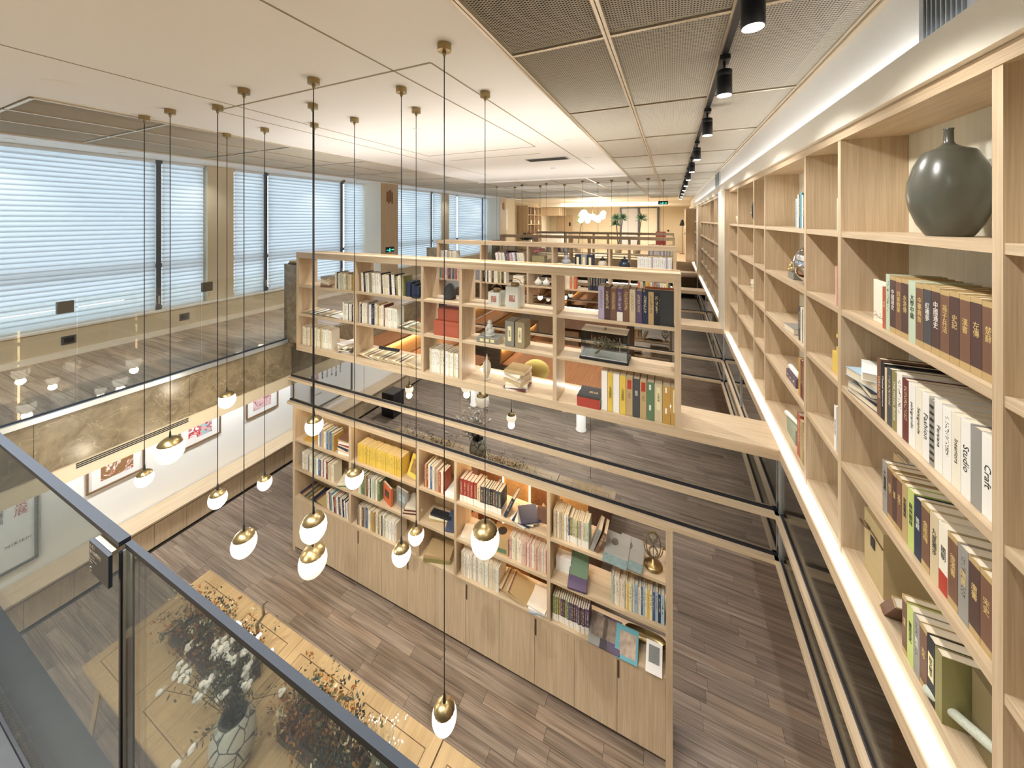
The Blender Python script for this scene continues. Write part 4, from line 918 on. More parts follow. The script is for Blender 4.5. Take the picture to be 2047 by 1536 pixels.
# third shelf: stack of art books and white spines
P = wplace(2, VB)
zz = ZW[2]
for i, (w, d, tt, col, rz) in enumerate(((.26, .22, .032, 'dark grey', .1), (.25, .21, .03, 'grey', .25), (.27, .21, .028, 'black', -.1), (.27, .22, .045, 'pale blue', .2), (.24, .2, .04, 'white', -.35))):
    flat((1.03, 2.49, zz + .001), w, d, tt, col, '%s art book lying flat, %s of the stack in the vase bay' % (col, ('bottom', 'second up', 'third up', 'fourth up', 'top')[i]), PI / 2 + rz, group='stacked art books in the vase bay', name='flat_book'); zz += tt + .001
y = 2.35
for col, tt, hh, s, m, cm in (('brown', .036, .285, 'DREAMS', plain('dreams_print', srgb(236, 178, 150), .6), cover_p), ('black', .034, .275, 'Classical tomorrow', inkw, cover_p), ('beige', .02, .26, '', ink, cover_p), ('dark grey', .04, .27, '', ink, cover), ('olive', .04, .27, 'THE HOTEL BOOK', inkw, cover_p), ('white', .042, .28, '', ink, cover), ('maroon', .046, .27, '', ink, cover), ('white', .046, .27, 'selsigrando', ink, cover_p), ('ivory', .044, .27, 'Selsigrande', ink, cover_p), ('white', .044, .27, 'Fashion', ink, cover_p), ('grey', .03, .26, '', ink, cover), ('white', .046, .275, 'Persiana', ink, cover_p), ('white', .046, .27, '', ink, cover), ('ivory', .046, .27, 'Interiors', ink, cover_p), ('white', .046, .272, 'Studio', ink, cover_p), ('grey', .046, .27, '', ink, cover_p), ('white', .046, .27, 'Craft', ink, cover_p)):
    b = wall_book(y, 2, tt - .002, hh, .21, col, P, mat=cm)
    if s: spine(b, s, tt, hh * .5, tt * (.8 if len(s) < 8 else .55), m, True)
    if col == 'grey' and tt < .04:
        for q in range(9): ob('spine_stripe', B(.002, tt - .004, -.0008, -.0002, .02 + q * .026, .03 + q * .026), ink, b, world=False)
    y -= tt
# fourth shelf
P = wplace(3, VB)
t = wall_book(2.42, 3, .11, .235, .02, 'tan', P, label='tan book standing face-out at the far end of the fourth shelf', mat=cover_p, inset=.12)
y = 2.30
for col, tt, hh, s, m, cm in (('grey', .042, .25, '道德經', ink, cover), ('brown', .044, .255, '莊子', gold, cover_g), ('dark brown', .03, .25, '論語', gold, cover_g), ('brown', .044, .255, '孟子', gold, cover_g), ('tan', .04, .25, '昆曲藝術', ink, cover_p), ('lime', .046, .255, '蘇州園林', ink, cover_p), ('navy', .046, .25, '茶經', inkw, cover_p), ('brown', .054, .262, '金瓶梅', gold, cover_g), ('beige', .05, .262, '九星獨步', ink, cover_p), ('ivory', .05, .262, '國朝', ink, cover_p), ('brown', .05, .26, '後漢書', gold, cover_g), ('grey', .05, .26, '隋書', gold, cover), ('dark brown', .05, .26, '唐書', gold, cover_g), ('brown', .05, .26, '宋史', gold, cover_g)):
    b = wall_book(y, 3, tt - .002, hh, .19, col, P, mat=cm); spine(b, s, tt, hh * .58, min(.03, tt * .55), m)
    if col == 'ivory': ob('red_foot', B(.001, tt - .003, -.0008, -.0002, .002, .08), inkr, b, world=False)
    y -= tt
# lowest shelf: tied box, leaning book, spines, rolled newspaper
P = wplace(4, VB)
kb = thing('tied_box', 'tan kraft box tied with brown twine on the lowest shelf', 'box', (1.06, 2.48, ZW[4]))
ob('box_body', B(.965, 1.17, 2.38, 2.57, ZW[4] + .001, ZW[4] + .33), plain('kraft_board', srgb(186, 166, 122), .8, noise=.08), kb)
ob('twine', MB().tube([(.963, 2.38, ZW[4] + .25), (.962, 2.47, ZW[4] + .255), (.962, 2.57, ZW[4] + .25)], .004, 6), plain('twine', srgb(110, 84, 60), .9), kb, True)
ob('twine_bow', MB().tube([(.958, 2.5, ZW[4] + .255), (.948, 2.53, ZW[4] + .275), (.944, 2.56, ZW[4] + .262), (.95, 2.54, ZW[4] + .245), (.958, 2.5, ZW[4] + .255)], .004, 6), MATS['twine'], kb, True)
ob('paper_tag', B(.9605, .962, 2.455, 2.495, ZW[4] + .18, ZW[4] + .235), ink, kb)
b = wall_book(2.335, 4, .04, .20, .16, 'brown', P, lean=.62, mat=cover_g, label='brown book leaning beside the tied kraft box'); b.location.z += .001
y = 2.14
for col, tt, hh, s, m, cm in (('brown', .036, .25, '周易', gold, cover_g), ('lime', .045, .245, '營造法式', ink, cover_p), ('grey', .042, .25, '園冶', inkw, cover), ('brown', .046, .255, '古今', gold, cover_g), ('black', .046, .255, '說文解字', ink, cover_p), ('olive', .04, .255, '', ink, cover_p)):
    b = wall_book(y, 4, tt - .002, hh, .2, col, P, mat=cm)
    if col == 'black': ob('title_label', B(.006, tt - .008, -.0008, -.0002, .09, .19), pale_print, b, world=False)
    if s: spine(b, s, tt, hh * .56, min(.028, tt * .5), m) if col != 'black' else text(s, .02, (tt / 2, -.0012, .14), spine_rot, ink, b, True)
    y -= tt
box_('document_case', 'olive drab document case standing at the near end of the lowest shelf', 'case', 1.0, 1.15, 1.63, 1.87, ZW[4], ZW[4] + .27, plain('olive_board', srgb(122, 108, 74), .7))
npm = plain('newsprint', srgb(190, 194, 178), .8, noise=.35, nscale=220)
o = ob('rolled_newspaper', MB().tube([(0, 0, -.15), (0, 0, -.149), (0, 0, .149), (0, 0, .15)], .018, 14), npm, None, True, (.98, 1.84, ZW[4] + .075), (PI / 2 - .35, 0, .35)); tag(o, 'rolled newspaper leaning on the lowest shelf', 'newspaper')
flat((.985, 1.66, ZW[4] + .001), .12, .16, .03, 'ivory', 'ivory booklet under the rolled newspaper by the post', .5)
# narrow bay past the vase bay
NB = 'narrow bay'
wall_book(2.79, 0, .018, .20, .16, 'pale green', wplace(0, NB), mat=cover_p, label='pale green book edge beside the vase bay post, top shelf', inset=.02)
wall_book(2.78, 1, .016, .24, .16, 'pink', wplace(1, NB), mat=cover_p, label='pink book edge beside the vase bay post, second shelf', inset=.01)
yb = plain('yellow_gift_box', srgb(226, 196, 96), .5)
for k, (a, b_, z0, h, lab) in enumerate(((2.74, 2.92, 0, .13, 'larger yellow gift box with black buckle, lower of two'), (2.76, 2.86, .132, .12, 'smaller yellow gift box with black buckle, upper of two'))):
    t = thing('gift_box', lab, 'box', (1.0, (a + b_) / 2, ZW[2] + z0), group='yellow gift boxes')
    ob('box_body', B(.94, 1.12, a, b_, ZW[2] + z0 + .001, ZW[2] + z0 + h), yb, t); ob('buckle', B(.936, .94, a + .02, a + .085, ZW[2] + z0 + .05, ZW[2] + z0 + .10), black, t)
b = wall_book(2.80, 3, .03, .27, .18, 'white', wplace(3, NB), mat=cover_p, label='white book with bold black lettering beside the post, fourth shelf', inset=.01); spine(b, 'ENGLISH', .03, .14, .024, ink, True)
wall_book(2.79, 4, .03, .25, .18, 'navy', wplace(4, NB), mat=cover, label='navy book beside the post on the lowest shelf, narrow bay', inset=.06)
# wide middle bay
MBY = 'middle bay'
wrow(3.62, 0, [('pale blue', .05, 0), ('ivory', .03, .03), ('dark grey', .035, .03), ('teal', .04, .04), ('white', .03, .02), ('dark grey', .03, .03), ('white', .05, .04), ('white', .04, .05)], wplace(0, MBY), .24)
sil = plain('mirror_silver', srgb(222, 224, 228), .06, 1.0)
o = ob('silver_sphere', MB().ball((0, 0, .165), .165, 36, 20), sil, None, True, (1.06, 3.55, ZW[1] + .001)); tag(o, 'large mirror-polished silver ball on the second shelf', 'ornament')
gf = thing('gold_flower_stand', 'gold flower cluster on a small stand behind the silver ball', 'ornament', (1.0, 3.86, ZW[1]))
ob('stand', B(.96, 1.05, 3.79, 3.95, ZW[1] + .001, ZW[1] + .06), greyslip, gf)
m_ = MB()
for q in range(30): m_.ball((1.0 + R.uniform(-.05, .05), 3.87 + R.uniform(-.07, .07), ZW[1] + .09 + R.uniform(-.02, .05)), .014, 6, 4)
q_ = ob('gold_petals', m_, plain('pale_gold', srgb(216, 196, 140), .3, .7), gf, True); q_['kind'] = 'stuff'
flat((1.0, 3.78, ZW[2] + .001), .2, .16, .05, 'grey', 'grey boxed book with black print lying flat, middle bay', PI / 2 + .1, cover_p)
wrow(3.55, 2, [('dark grey', .05, 0), ('ivory', .035, 0), ('grey', .035, -.01), ('white', .03, 0), ('green', .05, .02), ('dark grey', .04, .01)], wplace(2, MBY), .27)
pb = thing('trinket_box', 'purple trinket box with silver studs, fourth shelf', 'box', (1.0, 3.8, ZW[3]))
ob('box_body', B(.94, 1.08, 3.66, 3.92, ZW[3] + .001, ZW[3] + .075), plain('purple_lacquer', srgb(104, 88, 104), .4), pb)
for q in range(3): ob('stud', MB().ball((.938, 3.70 + q * .08, ZW[3] + .045), .010, 8, 6), sil, pb, True)
o = ob('paper_roll', MB().tube([(0, -.12, 0), (0, -.119, 0), (0, .119, 0), (0, .12, 0)], .022, 12), plain('rolled_paper', srgb(226, 222, 216), .7), None, True, (.97, 3.79, ZW[3] + .0985)); tag(o, 'white paper roll resting on the purple trinket box', 'roll')
wrow(3.55, 3, [('ochre', .05, 0), ('maroon', .04, 0), ('brown', .035, 0), ('grey', .03, 0), ('maroon', .045, 0), ('maroon', .045, 0)], wplace(3, MBY), .30)
o = ob('paper_roll', MB().tube([(0, -.12, 0), (0, -.119, 0), (0, .119, 0), (0, .12, 0)], .02, 12), MATS['rolled_paper'], None, True, (.98, 3.86, ZW[4] + .146), (0, 0, .2)); tag(o, 'white paper roll lying on the green tin, lowest shelf', 'roll')
box_('tin_box', 'green tin box on the lowest shelf of the middle bay', 'box', .95, 1.08, 3.70, 3.95, ZW[4], ZW[4] + .125, plain('green_tin', srgb(150, 160, 136), .5))
wrow(3.58, 4, [('rust', .07, 0), ('tan', .06, -.02), ('olive', .06, -.03), ('brown', .05, -.02), ('black', .03, -.02)], wplace(4, MBY), .34)
# far bays
bigvase('black rounded vase on the top shelf of the far wide bay', (1.05, 5.42, ZW[0] + .001), .92, mat=plain('black_glaze', srgb(40, 44, 46), .2))
box_('keepsake_box', 'pink box on a small pedestal, second shelf, far wide bay', 'box', .95, 1.12, 5.16, 5.40, ZW[1] + .05, ZW[1] + .12, plain('pink_card', COLS['pink'], .7))
box_('box_pedestal', 'lilac pedestal under the pink box', 'pedestal', 1.0, 1.08, 5.22, 5.34, ZW[1], ZW[1] + .049, plain('lilac_card', COLS['lilac'], .7))
for i, (c, tt) in enumerate((('grey', .06), ('white', .04), ('dark grey', .05), ('white', .05))): flat((1.03, 5.28, ZW[2] + .001 + [0, .061, .102, .153][i]), .24, .17, tt, c, '%s carton, %s in the stack on the third shelf, far wide bay' % (c, ('lowest', 'second', 'third', 'top')[i]), PI / 2 + .1 * i, group='stacked cartons', cat='carton', name='carton')
box_('tea_tin', 'pale green tin standing on the fourth shelf, far wide bay', 'tin', .95, 1.08, 5.15, 5.33, ZW[3], ZW[3] + .17, plain('pale_green_tin', COLS['pale green'], .5))
for i, (c, tt) in enumerate((('ivory', .035), ('white', .04), ('white', .05))): flat((1.0, 6.34, ZW[0] + .001 + [0, .036, .077][i]), .2, .15, tt, c, '%s block book, %s in the small stack before the pilaster' % (c, ('lowest', 'middle', 'top')[i]), PI / 2 + .15 * i, group='small white stack', name='flat_book')
box_('grey_casket', 'grey upright box on the third shelf before the pilaster', 'box', 1.0, 1.1, 6.3, 6.4, ZW[2], ZW[2] + .2, plain('grey_card', COLS['grey'], .6))
wall_book(5.13, 4, .03, .2, .16, 'pale green', 'far', mat=cover_p, label='pale green folder beside the post, lowest shelf, narrow far bay', inset=.02)
# second stretch
stn = ob('antler_ornament', MB().ball((0, 0, .12), .07, 8, 6, (.8, 1, 1.6)).tube([(0, 0, .2), (.02, .06, .28), (0, .12, .30)], .012, 6).tube([(0, 0, .2), (-.02, -.06, .27), (0, -.12, .28)], .012, 6), dk, None, True, (1.02, 12.9, ZW[0] + .001)); tag(stn, 'dark sculptural ornament on the top shelf beyond the wide pilaster', 'ornament')
pf = thing('paper_flower', 'pink and white paper flower on the third shelf beyond the pilaster', 'flower', (1.02, 11.7, ZW[2]))
m_ = MB()
for q in range(14): m_.ball((R.uniform(-.06, .06), R.uniform(-.12, .12), .08 + R.uniform(-.04, .05)), .03, 6, 4)
q_ = link('petals', m_.mesh('petals', True), plain('pink_petal', srgb(232, 176, 164), .7), pf); q_['kind'] = 'stuff'
link('stem', MB().tube([(0, 0, 0), (0, 0, .06)], .006, 6).mesh('stem'), MATS['green_tin'], pf)
wd_ = ob('wheel_ornament', MB().tube([(0, .13 * math.cos(a * PI / 8), .145 + .13 * math.sin(a * PI / 8)) for a in range(17)], .014, 6), MATS['pale_gold'], None, True, (1.0, 8.9, ZW[3] + .001)); tag(wd_, 'gold ring ornament beyond the wide pilaster', 'ornament')

# ------------------------------------------------------------ second and third hanging bookcases: contents
def far_case(y0, H, seed, full=True):
    y = y0 + .03; zt, zm, zb = Z3['top'], Z3['middle'], Z3['bottom']
    P = pl('top', 'first', H); row(-5.33, -4.86, zt, y, ['cream', 'lilac', 'ivory', 'beige', 'cream', 'white', 'grey', 'ivory', 'tan', 'ivory'], P, 16, (.24, .27)); fan(-4.82, -4.25, y + .14, zt, 6, ['tan', 'grey', 'brown', 'cream', 'navy'], P)
    if full: P = pl('middle', 'first', H); row(-5.33, -4.7, zm, y, ['teal', 'rust', 'white', 'pink', 'grey', 'dark grey', 'red', 'pale blue'], P, 14, (.27, .31), tmin=.03, tmax=.05)
    P = pl('top', 'second', H); row(-3.75, -3.03, zt, y, ['white', 'lilac', 'pink', 'white', 'pale green', 'ivory', 'purple'], P, 18, (.25, .28), lean=-.14)
    if full: P = pl('middle', 'second', H); row(-4.1, -3.5, zm, y, ['black', 'cream', 'dark grey', 'white', 'cream', 'olive', 'black', 'ivory'], P, 16, (.25, .29)); pile(-3.2, y + .13, zm, [('cream', .05), ('white', .04), ('cream', .05), ('ivory', .05)], P, w=(.24, .28), rzj=.1)
    if full: P = pl('middle', 'fourth', H); row(-2.28, -1.85, zm, y, ['cream', 'orange', 'beige', 'cream'], P, 14, (.24, .28)); row(-1.6, -1.25, zm, y, ['navy', 'black', 'dark grey'], P, 7, (.28, .32), kind='hardback')
    P = pl('top', 'fifth', H); row(-.62, .0, zt, y, ['white', 'lilac', 'white', 'ivory', 'white'], P, 17, (.29, .31), kind='hardback', tmin=.033, tmax=.038)
    if full: P = pl('middle', 'fifth', H); pile(-1.0, y + .13, zm, [('white', .02), ('pale blue', .025), ('red', .03), ('white', .03)], P, w=(.26, .3)); row(-.62, -.02, zm, y, ['rust', 'beige', 'navy', 'yellow', 'ochre', 'cream', 'grey'], P, 14, (.24, .28))
far_case(7.37, 'second hanging bookcase', 1)
far_case(10.98, 'third hanging bookcase', 2, False)
zt = Z3['top'] + .001
for k, (x, c) in enumerate(((-1.82, 'navy'), (-1.69, 'grey'), (-1.56, 'navy'))):
    s = box_('slipcased_book', '%s slipcased volume with cream label, %s of three on the second hanging bookcase' % (c, ('first', 'middle', 'last')[k]), 'book', x - .06, x + .06, 7.41, 7.6, Z3['top'], zt + .29, cover_p, COLS[c]); s['group'] = 'three navy and grey slipcases'
    ob('title_label', B(-.025, .025, -.097, -.0951, .05, .24), pale_print, s, world=False)
bd = thing('seated_statue', 'white seated statue on a stone plinth, second hanging bookcase', 'statue', (-2.1, 7.52, Z3['top']))
link('plinth', B(-.2, .2, -.1, .1, .001, .07).mesh('plinth'), porc, bd); link('figure', MB().ball((0, 0, .12), .1, 12, 8, (1.1, .8, .6)).ball((0, 0, .2), .065, 12, 8, (1, .8, 1.1)).ball((0, 0, .29), .042, 10, 8).mesh('figure', True), plain('grey_stone', srgb(176, 178, 182), .6), bd)
fb = thing('flower_chest', 'olive chest on dark feet topped by a pink orchid', 'chest', (-2.72, 7.52, Z3['top']))
link('chest_body', B(-.15, .15, -.1, .1, .09, .22).mesh('chest_body'), plain('olive_chest', srgb(150, 142, 104), .6), fb)
for s in (-1, 1): link('chest_leg', B(s * .12 - .02, s * .12 + .02, -.09, .09, .001, .0895).mesh('chest_leg'), gasket, fb)
orc = thing('orchid_bloom', 'pink orchid bloom on the olive chest', 'flower', (-2.72, 7.5, zt + .221))
m_ = MB()
for q in range(12): m_.ball((R.uniform(-.11, .11), R.uniform(-.05, .05), .10 + R.uniform(-.03, .05)), .032, 7, 4, (1.3, .5, .8))
q_ = link('petals', m_.mesh('petals', True), plain('orchid_pink', srgb(226, 150, 176), .7), orc); q_['kind'] = 'stuff'
link('stem', MB().tube([(0, 0, 0), (.01, 0, .08)], .006, 6).mesh('stem'), MATS['green_tin'], orc)
for (x, nm, mt, s) in ((-1.32, 'round cream jar with dark knob, second hanging bookcase', plain('cream_glaze', srgb(206, 196, 170), .35), 1.0), (-.88, 'dark blue tiered jar with gold knob, second hanging bookcase', plain('ink_glaze', srgb(40, 52, 66), .3), 1.1)):
    jr = thing('lidded_jar', nm, 'jar', (x, 7.52, Z3['top']))
    link('jar_body', MB().lathe([(.06 * s, .001), (.1 * s, .04 * s), (.1 * s, .12 * s), (.06 * s, .18 * s)], 18).mesh('jar_body', True), mt, jr); link('lid', MB().lathe([(.065 * s, .181 * s), (.05 * s, .21 * s), (.015, .22 * s), (.025, .24 * s), (0, .26 * s)], 18).mesh('lid', True), mt if s > 1 else black, jr)
for (x, nm) in ((-2.74, 'round white teapot on the middle shelf, second hanging bookcase'), (-2.55, 'small white long-necked bottle beside the teapot')):
    jr = thing('white_pot', nm, 'pot', (x, 7.5, Z3['middle']))
    link('pot_body', MB().lathe([(.04, .001), (.08, .04), (.085, .08), (.05, .13), (.02, .15), (.018, .19)], 16).mesh('pot_body', True), porc, jr)
    link('spout', MB().tube([(.07, 0, .08), (.11, 0, .11)], .012, 6).mesh('spout', True), porc, jr)
for k, (c, t_) in enumerate((('brown', .02), ('tan', .025))): flat((-5.60, 3.86, W(-.724) + .001 + k * .026), .2 - .05 * k, .22, t_, c, '%s book lying on the stone pier, %s of two' % (c, ('lower', 'upper')[k]), .05, group='books on the stone pier')
# agave ornament
ag = thing('agave_ornament', 'pale green agave ornament behind the bay post', 'ornament', (-3.02, 3.95, Z3['top']))
link('pot', MB().lathe([(.03, .001), (.035, .05), (.03, .06)], 10).mesh('pot'), porc, ag)
for k in range(7):
    a = k * 2 * PI / 7; link('leaf', MB().tube([(0, 0, .055), (.03 * math.cos(a), .03 * math.sin(a), .12), (.08 * math.cos(a), .06 * math.sin(a), .16 + .03 * (k % 3))], .014, 5, .002).mesh('leaf', True), plain('agave_%d' % k, srgb(150, 170, 140), .6), ag)

# ------------------------------------------------------------ tiered reading steps behind the bookcases
for k in range(8):
    x0 = -5.55 + k * .56; z1 = UF - .41 * (k + 1)
    if z1 < .05: break
    for (ya, yb_, nm) in ((4.30, 7.28, 'between the first and second bookcases'), (7.95, 10.9, 'between the second and third bookcases')):
        t = thing('seating_tier', 'walnut seating step with glowing riser, %s down %s' % (ORD[k], nm), 'step', (x0, ya, 0), group='tiered seating ' + nm)
        ob('tread', B(x0, x0 + .58, ya, yb_, z1 - .04, z1), tier_m, t)
        ob('riser', B(x0 + .50, x0 + .53, ya, yb_, max(.001, z1 - .41), z1 - .041), riser_m, t)
        ob('nosing_light', B(x0 + .545, x0 + .555, ya + .02, yb_ - .02, z1 - .048, z1 - .041), warm_led, t)
        if k % 2 == 0: lamp('AREA', (x0 + .57, (ya + yb_) / 2, z1 - .06), 5, (1, .7, .4), .02, aim=(x0 + .50, (ya + yb_) / 2, z1 - .3), parent=t, sy=2.8, along=(0, 1, 0))
cu_ = ob('seat_cushion', MB().ball((0, 0, .09), .2, 16, 10, (1.0, .55, 1.0)), plain('mustard_fabric', srgb(198, 176, 98), .85), None, True, (-1.86, 5.0, 2.94), (.5, 0, .3)); tag(cu_, 'mustard yellow cushion on the walnut platform', 'cushion')
plat = thing('reading_platform', 'walnut reading platform behind the nearest bookcase', 'platform', (-1.7, 5.4, 0))
ob('platform_top', B(-2.55, -.95, 4.4, 6.9, 2.70, 2.76), tier_m, plat)
for k in range(4): ob('front_panel', B(-2.53 + k * .395, -2.53 + k * .395 + .39, 4.42, 4.45, .0, 2.69), riser_m if k % 2 else tier_m, plat)
for k in range(4): ob('side_panel', B(-1.0, -.97, 4.46 + k * .61, 4.46 + k * .61 + .60, .0, 2.69), tier_m, plat)
for k in range(3): ob('panel_light', B(-2.14 + k * .395, -2.125 + k * .395, 4.412, 4.419, .6, 2.4), warm_led, plat)
lamp('AREA', (-1.7, 4.25, 2.2), 6, (1, .74, .45), 1.2, aim=(-1.7, 4.42, 1.8), parent=plat, sy=.1)
box_('seat_pad', 'white square pad on the walnut platform', 'pad', -1.72, -1.3, 4.7, 5.1, 2.76, 2.83, white)

# ------------------------------------------------------------ framed pictures and poster on the lower wall
wframe = wood('frame_walnut', 1, srgb(110, 84, 60), srgb(142, 112, 82)); mat_w = plain('picture_mount', srgb(240, 240, 236), .7)
def splash(name, base, cols, sc):
    m, nt, N, L, p = newmat(name); tc = N.new('ShaderNodeTexCoord'); n = N.new('ShaderNodeTexNoise'); n.inputs['Scale'].default_value = sc; n.inputs['Detail'].default_value = 4; n.inputs['Distortion'].default_value = 1.2
    L.new(tc.outputs['Object'], n.inputs['Vector']); r = N.new('ShaderNodeValToRGB'); r.color_ramp.interpolation = 'CONSTANT'
    r.color_ramp.elements[0].color = (*base, 1); r.color_ramp.elements[1].position = .48; r.color_ramp.elements[1].color = (*cols[0], 1)
    for i, c in enumerate(cols[1:]): e = r.color_ramp.elements.new(.52 + .05 * i); e.color = (*c, 1)
    L.new(n.outputs[0], r.inputs[0]); L.new(r.outputs[0], p.inputs['Base Color']); p.inputs['Roughness'].default_value = .7; return m
arts = [(2.175, 2.811, 2.325, 2.681, splash('print_brown_figure', srgb(150, 110, 72), [srgb(168, 124, 84), srgb(236, 232, 226), srgb(190, 90, 70), srgb(220, 190, 160)], 9), 'framed print of a bright figure on brown ground'),
        (3.255, 3.891, 3.396, 3.752, splash('print_red_splash', srgb(244, 238, 236), [srgb(214, 92, 90), srgb(196, 60, 66), srgb(150, 200, 210), srgb(230, 170, 170)], 7), 'framed print with red and pink splashes'),
        (4.338, 4.978, 4.48, 4.832, splash('print_rose_clouds', srgb(226, 190, 190), [srgb(206, 150, 154), srgb(240, 226, 226), srgb(186, 120, 130)], 9), 'framed print with soft rose clouds')]
for (a, b, c, d, am, lab) in arts:
    t = thing('framed_picture', lab, 'picture', (-7.93, (a + b) / 2, W(-4.1)), group='framed prints on the lower wall'); z0, z1 = W(-4.10), W(-3.18)
    for q in ((a, b, z0, z0 + .022), (a, b, z1 - .022, z1), (a, a + .022, z0 + .0221, z1 - .0221), (b - .022, b, z0 + .0221, z1 - .0221)): ob('frame_bar', B(-7.928, -7.895, *q), wframe, t)
    ob('mount', B(-7.926, -7.918, a + .0221, b - .0221, z0 + .0221, z1 - .0221), mat_w, t); ob('print', B(-7.9178, -7.916, c, d, W(-3.99), W(-3.50)), am, t)
po = thing('wall_poster', 'tall framed poster with columns of black characters', 'poster', (-7.93, 1.2, W(-4.62))); pa, pb_, z0, z1 = .55, 1.739, W(-4.62), W(-2.85)
for q in ((pa, pb_, z0, z0 + .03), (pa, pb_, z1 - .03, z1), (pa, pa + .03, z0 + .0301, z1 - .0301), (pb_ - .03, pb_, z0 + .0301, z1 - .0301)): ob('frame_bar', B(-7.928, -7.895, *q), plain('frame_grey', srgb(104, 104, 98), .5) if 'frame_grey' not in MATS else MATS['frame_grey'], po)
ob('sheet', B(-7.926, -7.918, pa + .0301, pb_ - .0301, z0 + .0301, z1 - .0301), mat_w, po)
rp = (PI / 2, 0, PI / 2)
text('書卷風景展', .12, (.014, 1.60 - 1.2, .95), rp, inkr, po, True)
for k, s in enumerate(('城市閱讀空間', '藝術與文化生活', '每週六下午三點', '歡迎您的到來一起讀書', '閱讀改變生活方式')): text(s, .05, (.014, 1.44 - 1.2 - k * .13, .80), rp, ink, po, True)
text('2018.10.01', .05, (.014, 1.58 - 1.2, .33), rp, ink, po)
for k, (yy) in enumerate((.9,)):
    pass
for (yy, lab) in ((2.02, 'dark socket plate under the sill by the landing glass'), (4.05 - .7, 'dark socket plate under the sill before the beige pier')):
    s = thing('wall_socket', lab, 'socket', (XL, yy, W(-1.75))); ob('plate', B(XL, XL + .012, yy - .07, yy + .07, W(-1.80), W(-1.68)), plain('socket_grey', srgb(76, 80, 88), .5) if 'socket_grey' not in MATS else MATS['socket_grey'], s); ob('socket_face', B(XL + .012, XL + .016, yy - .045, yy + .045, W(-1.775), W(-1.705)), black, s)
ag_ = thing('air_slot_grille', 'long black linear air slot in the walkway edge', 'grille', (-5.63, 1.95, W(-2.58)))
for k in range(3): ob('slot', B(-5.6278, -5.6262, 1.477, 2.414, W(-2.586) + k * .02, W(-2.586) + k * .02 + .013), gasket, ag_)
# exit signs
def exitsign(lab, loc, rz, w=.32, h=.13):
    t = thing('exit_sign', lab, 'sign', loc, rz); link('housing', B(-w / 2, w / 2, 0, .02, 0, h).mesh('housing'), black, t)
    link('running_figure', MB().box(-.03, .0, -.001, 0, .03, .08).ball((-.005, 0, .1), .013, 8, 6, (1, .1, 1)).box(-.05, -.03, -.001, 0, .05, .062).box(0, .03, -.001, 0, .055, .067).box(-.045, -.03, -.001, 0, .015, .03).box(.0, .02, -.001, 0, .015, .03).mesh('running_figure'), exit_m, t)
    link('arrow', MB().box(.06, .13, -.001, 0, .055, .07).poly([(.125, -.001, .035), (.15, -.001, .0625), (.125, -.001, .09)]).mesh('arrow'), exit_m, t); link('arrow', MB().box(-.13, -.07, -.001, 0, .055, .07).mesh('arrow'), exit_m, t)
exitsign('green exit sign low on the wood-clad column behind the leaning books', (-7.322 + .002, 7.75, W(-.93)), PI / 2, .34, .15)
exitsign('green exit sign hanging from the far ceiling over the aisle', (-.35, 16.9, W(.66)), 0, .4, .16)
for o in [o for o in COL.objects if o.get('label') == 'green exit sign hanging from the far ceiling over the aisle']:
    for s_ in (-.15, .15): link('hanger_rod', MB().tube([(s_, .01, .16), (s_, .01, CE - W(.66))], .004, 6).mesh('hanger_rod'), black, o)
for yy, k in ((7.74, 0), (15.2, 1)):
    s = thing('calligraphy_relief', 'dark carved character relief on the %s column' % ('wood-clad' if k == 0 else 'far'), 'relief', (-7.322, yy, W(.55)))
    for i in range(4): ob('carved_strip', B(-7.3215, -7.309, yy - .12 + i * .065, yy - .12 + i * .065 + .04, W(.5) - .05 * (i % 2), W(.78) + .03 * (i % 3)), tier_m, s)

# ------------------------------------------------------------ warning sign on the landing glass
sg = thing('warning_sign', 'dark navy warning plate with white print on the landing glass', 'sign', (-1.43, .43, W(-.99)))
navy_p = plain('sign_navy', srgb(30, 44, 62), .5)
ob('plate', B(-1.498, -1.377, .418, .426, W(-.992), W(-.905)), navy_p, sg); ob('edge_tape', B(-1.49, -1.385, .4265, .4425, W(-.915), W(-.9035)), champ, sg)
rs = (PI / 2, 0, 0)
for s, sz, dz in (('小心！', .013, .073), ('请勿攀爬护栏', .012, .058), ('Attention', .008, .0465), ('Please do not', .008, .038), ('climb', .008, .0295)): text(s, sz, (-.063, -.0126, dz), rs, inkw, sg, align='LEFT')
ob('emblem', MB().tube([(-1.487 + .006 * math.cos(a * PI / 6), .4177, W(-.981) + .006 * math.sin(a * PI / 6)) for a in range(13)], .0008, 4), inkw, sg)

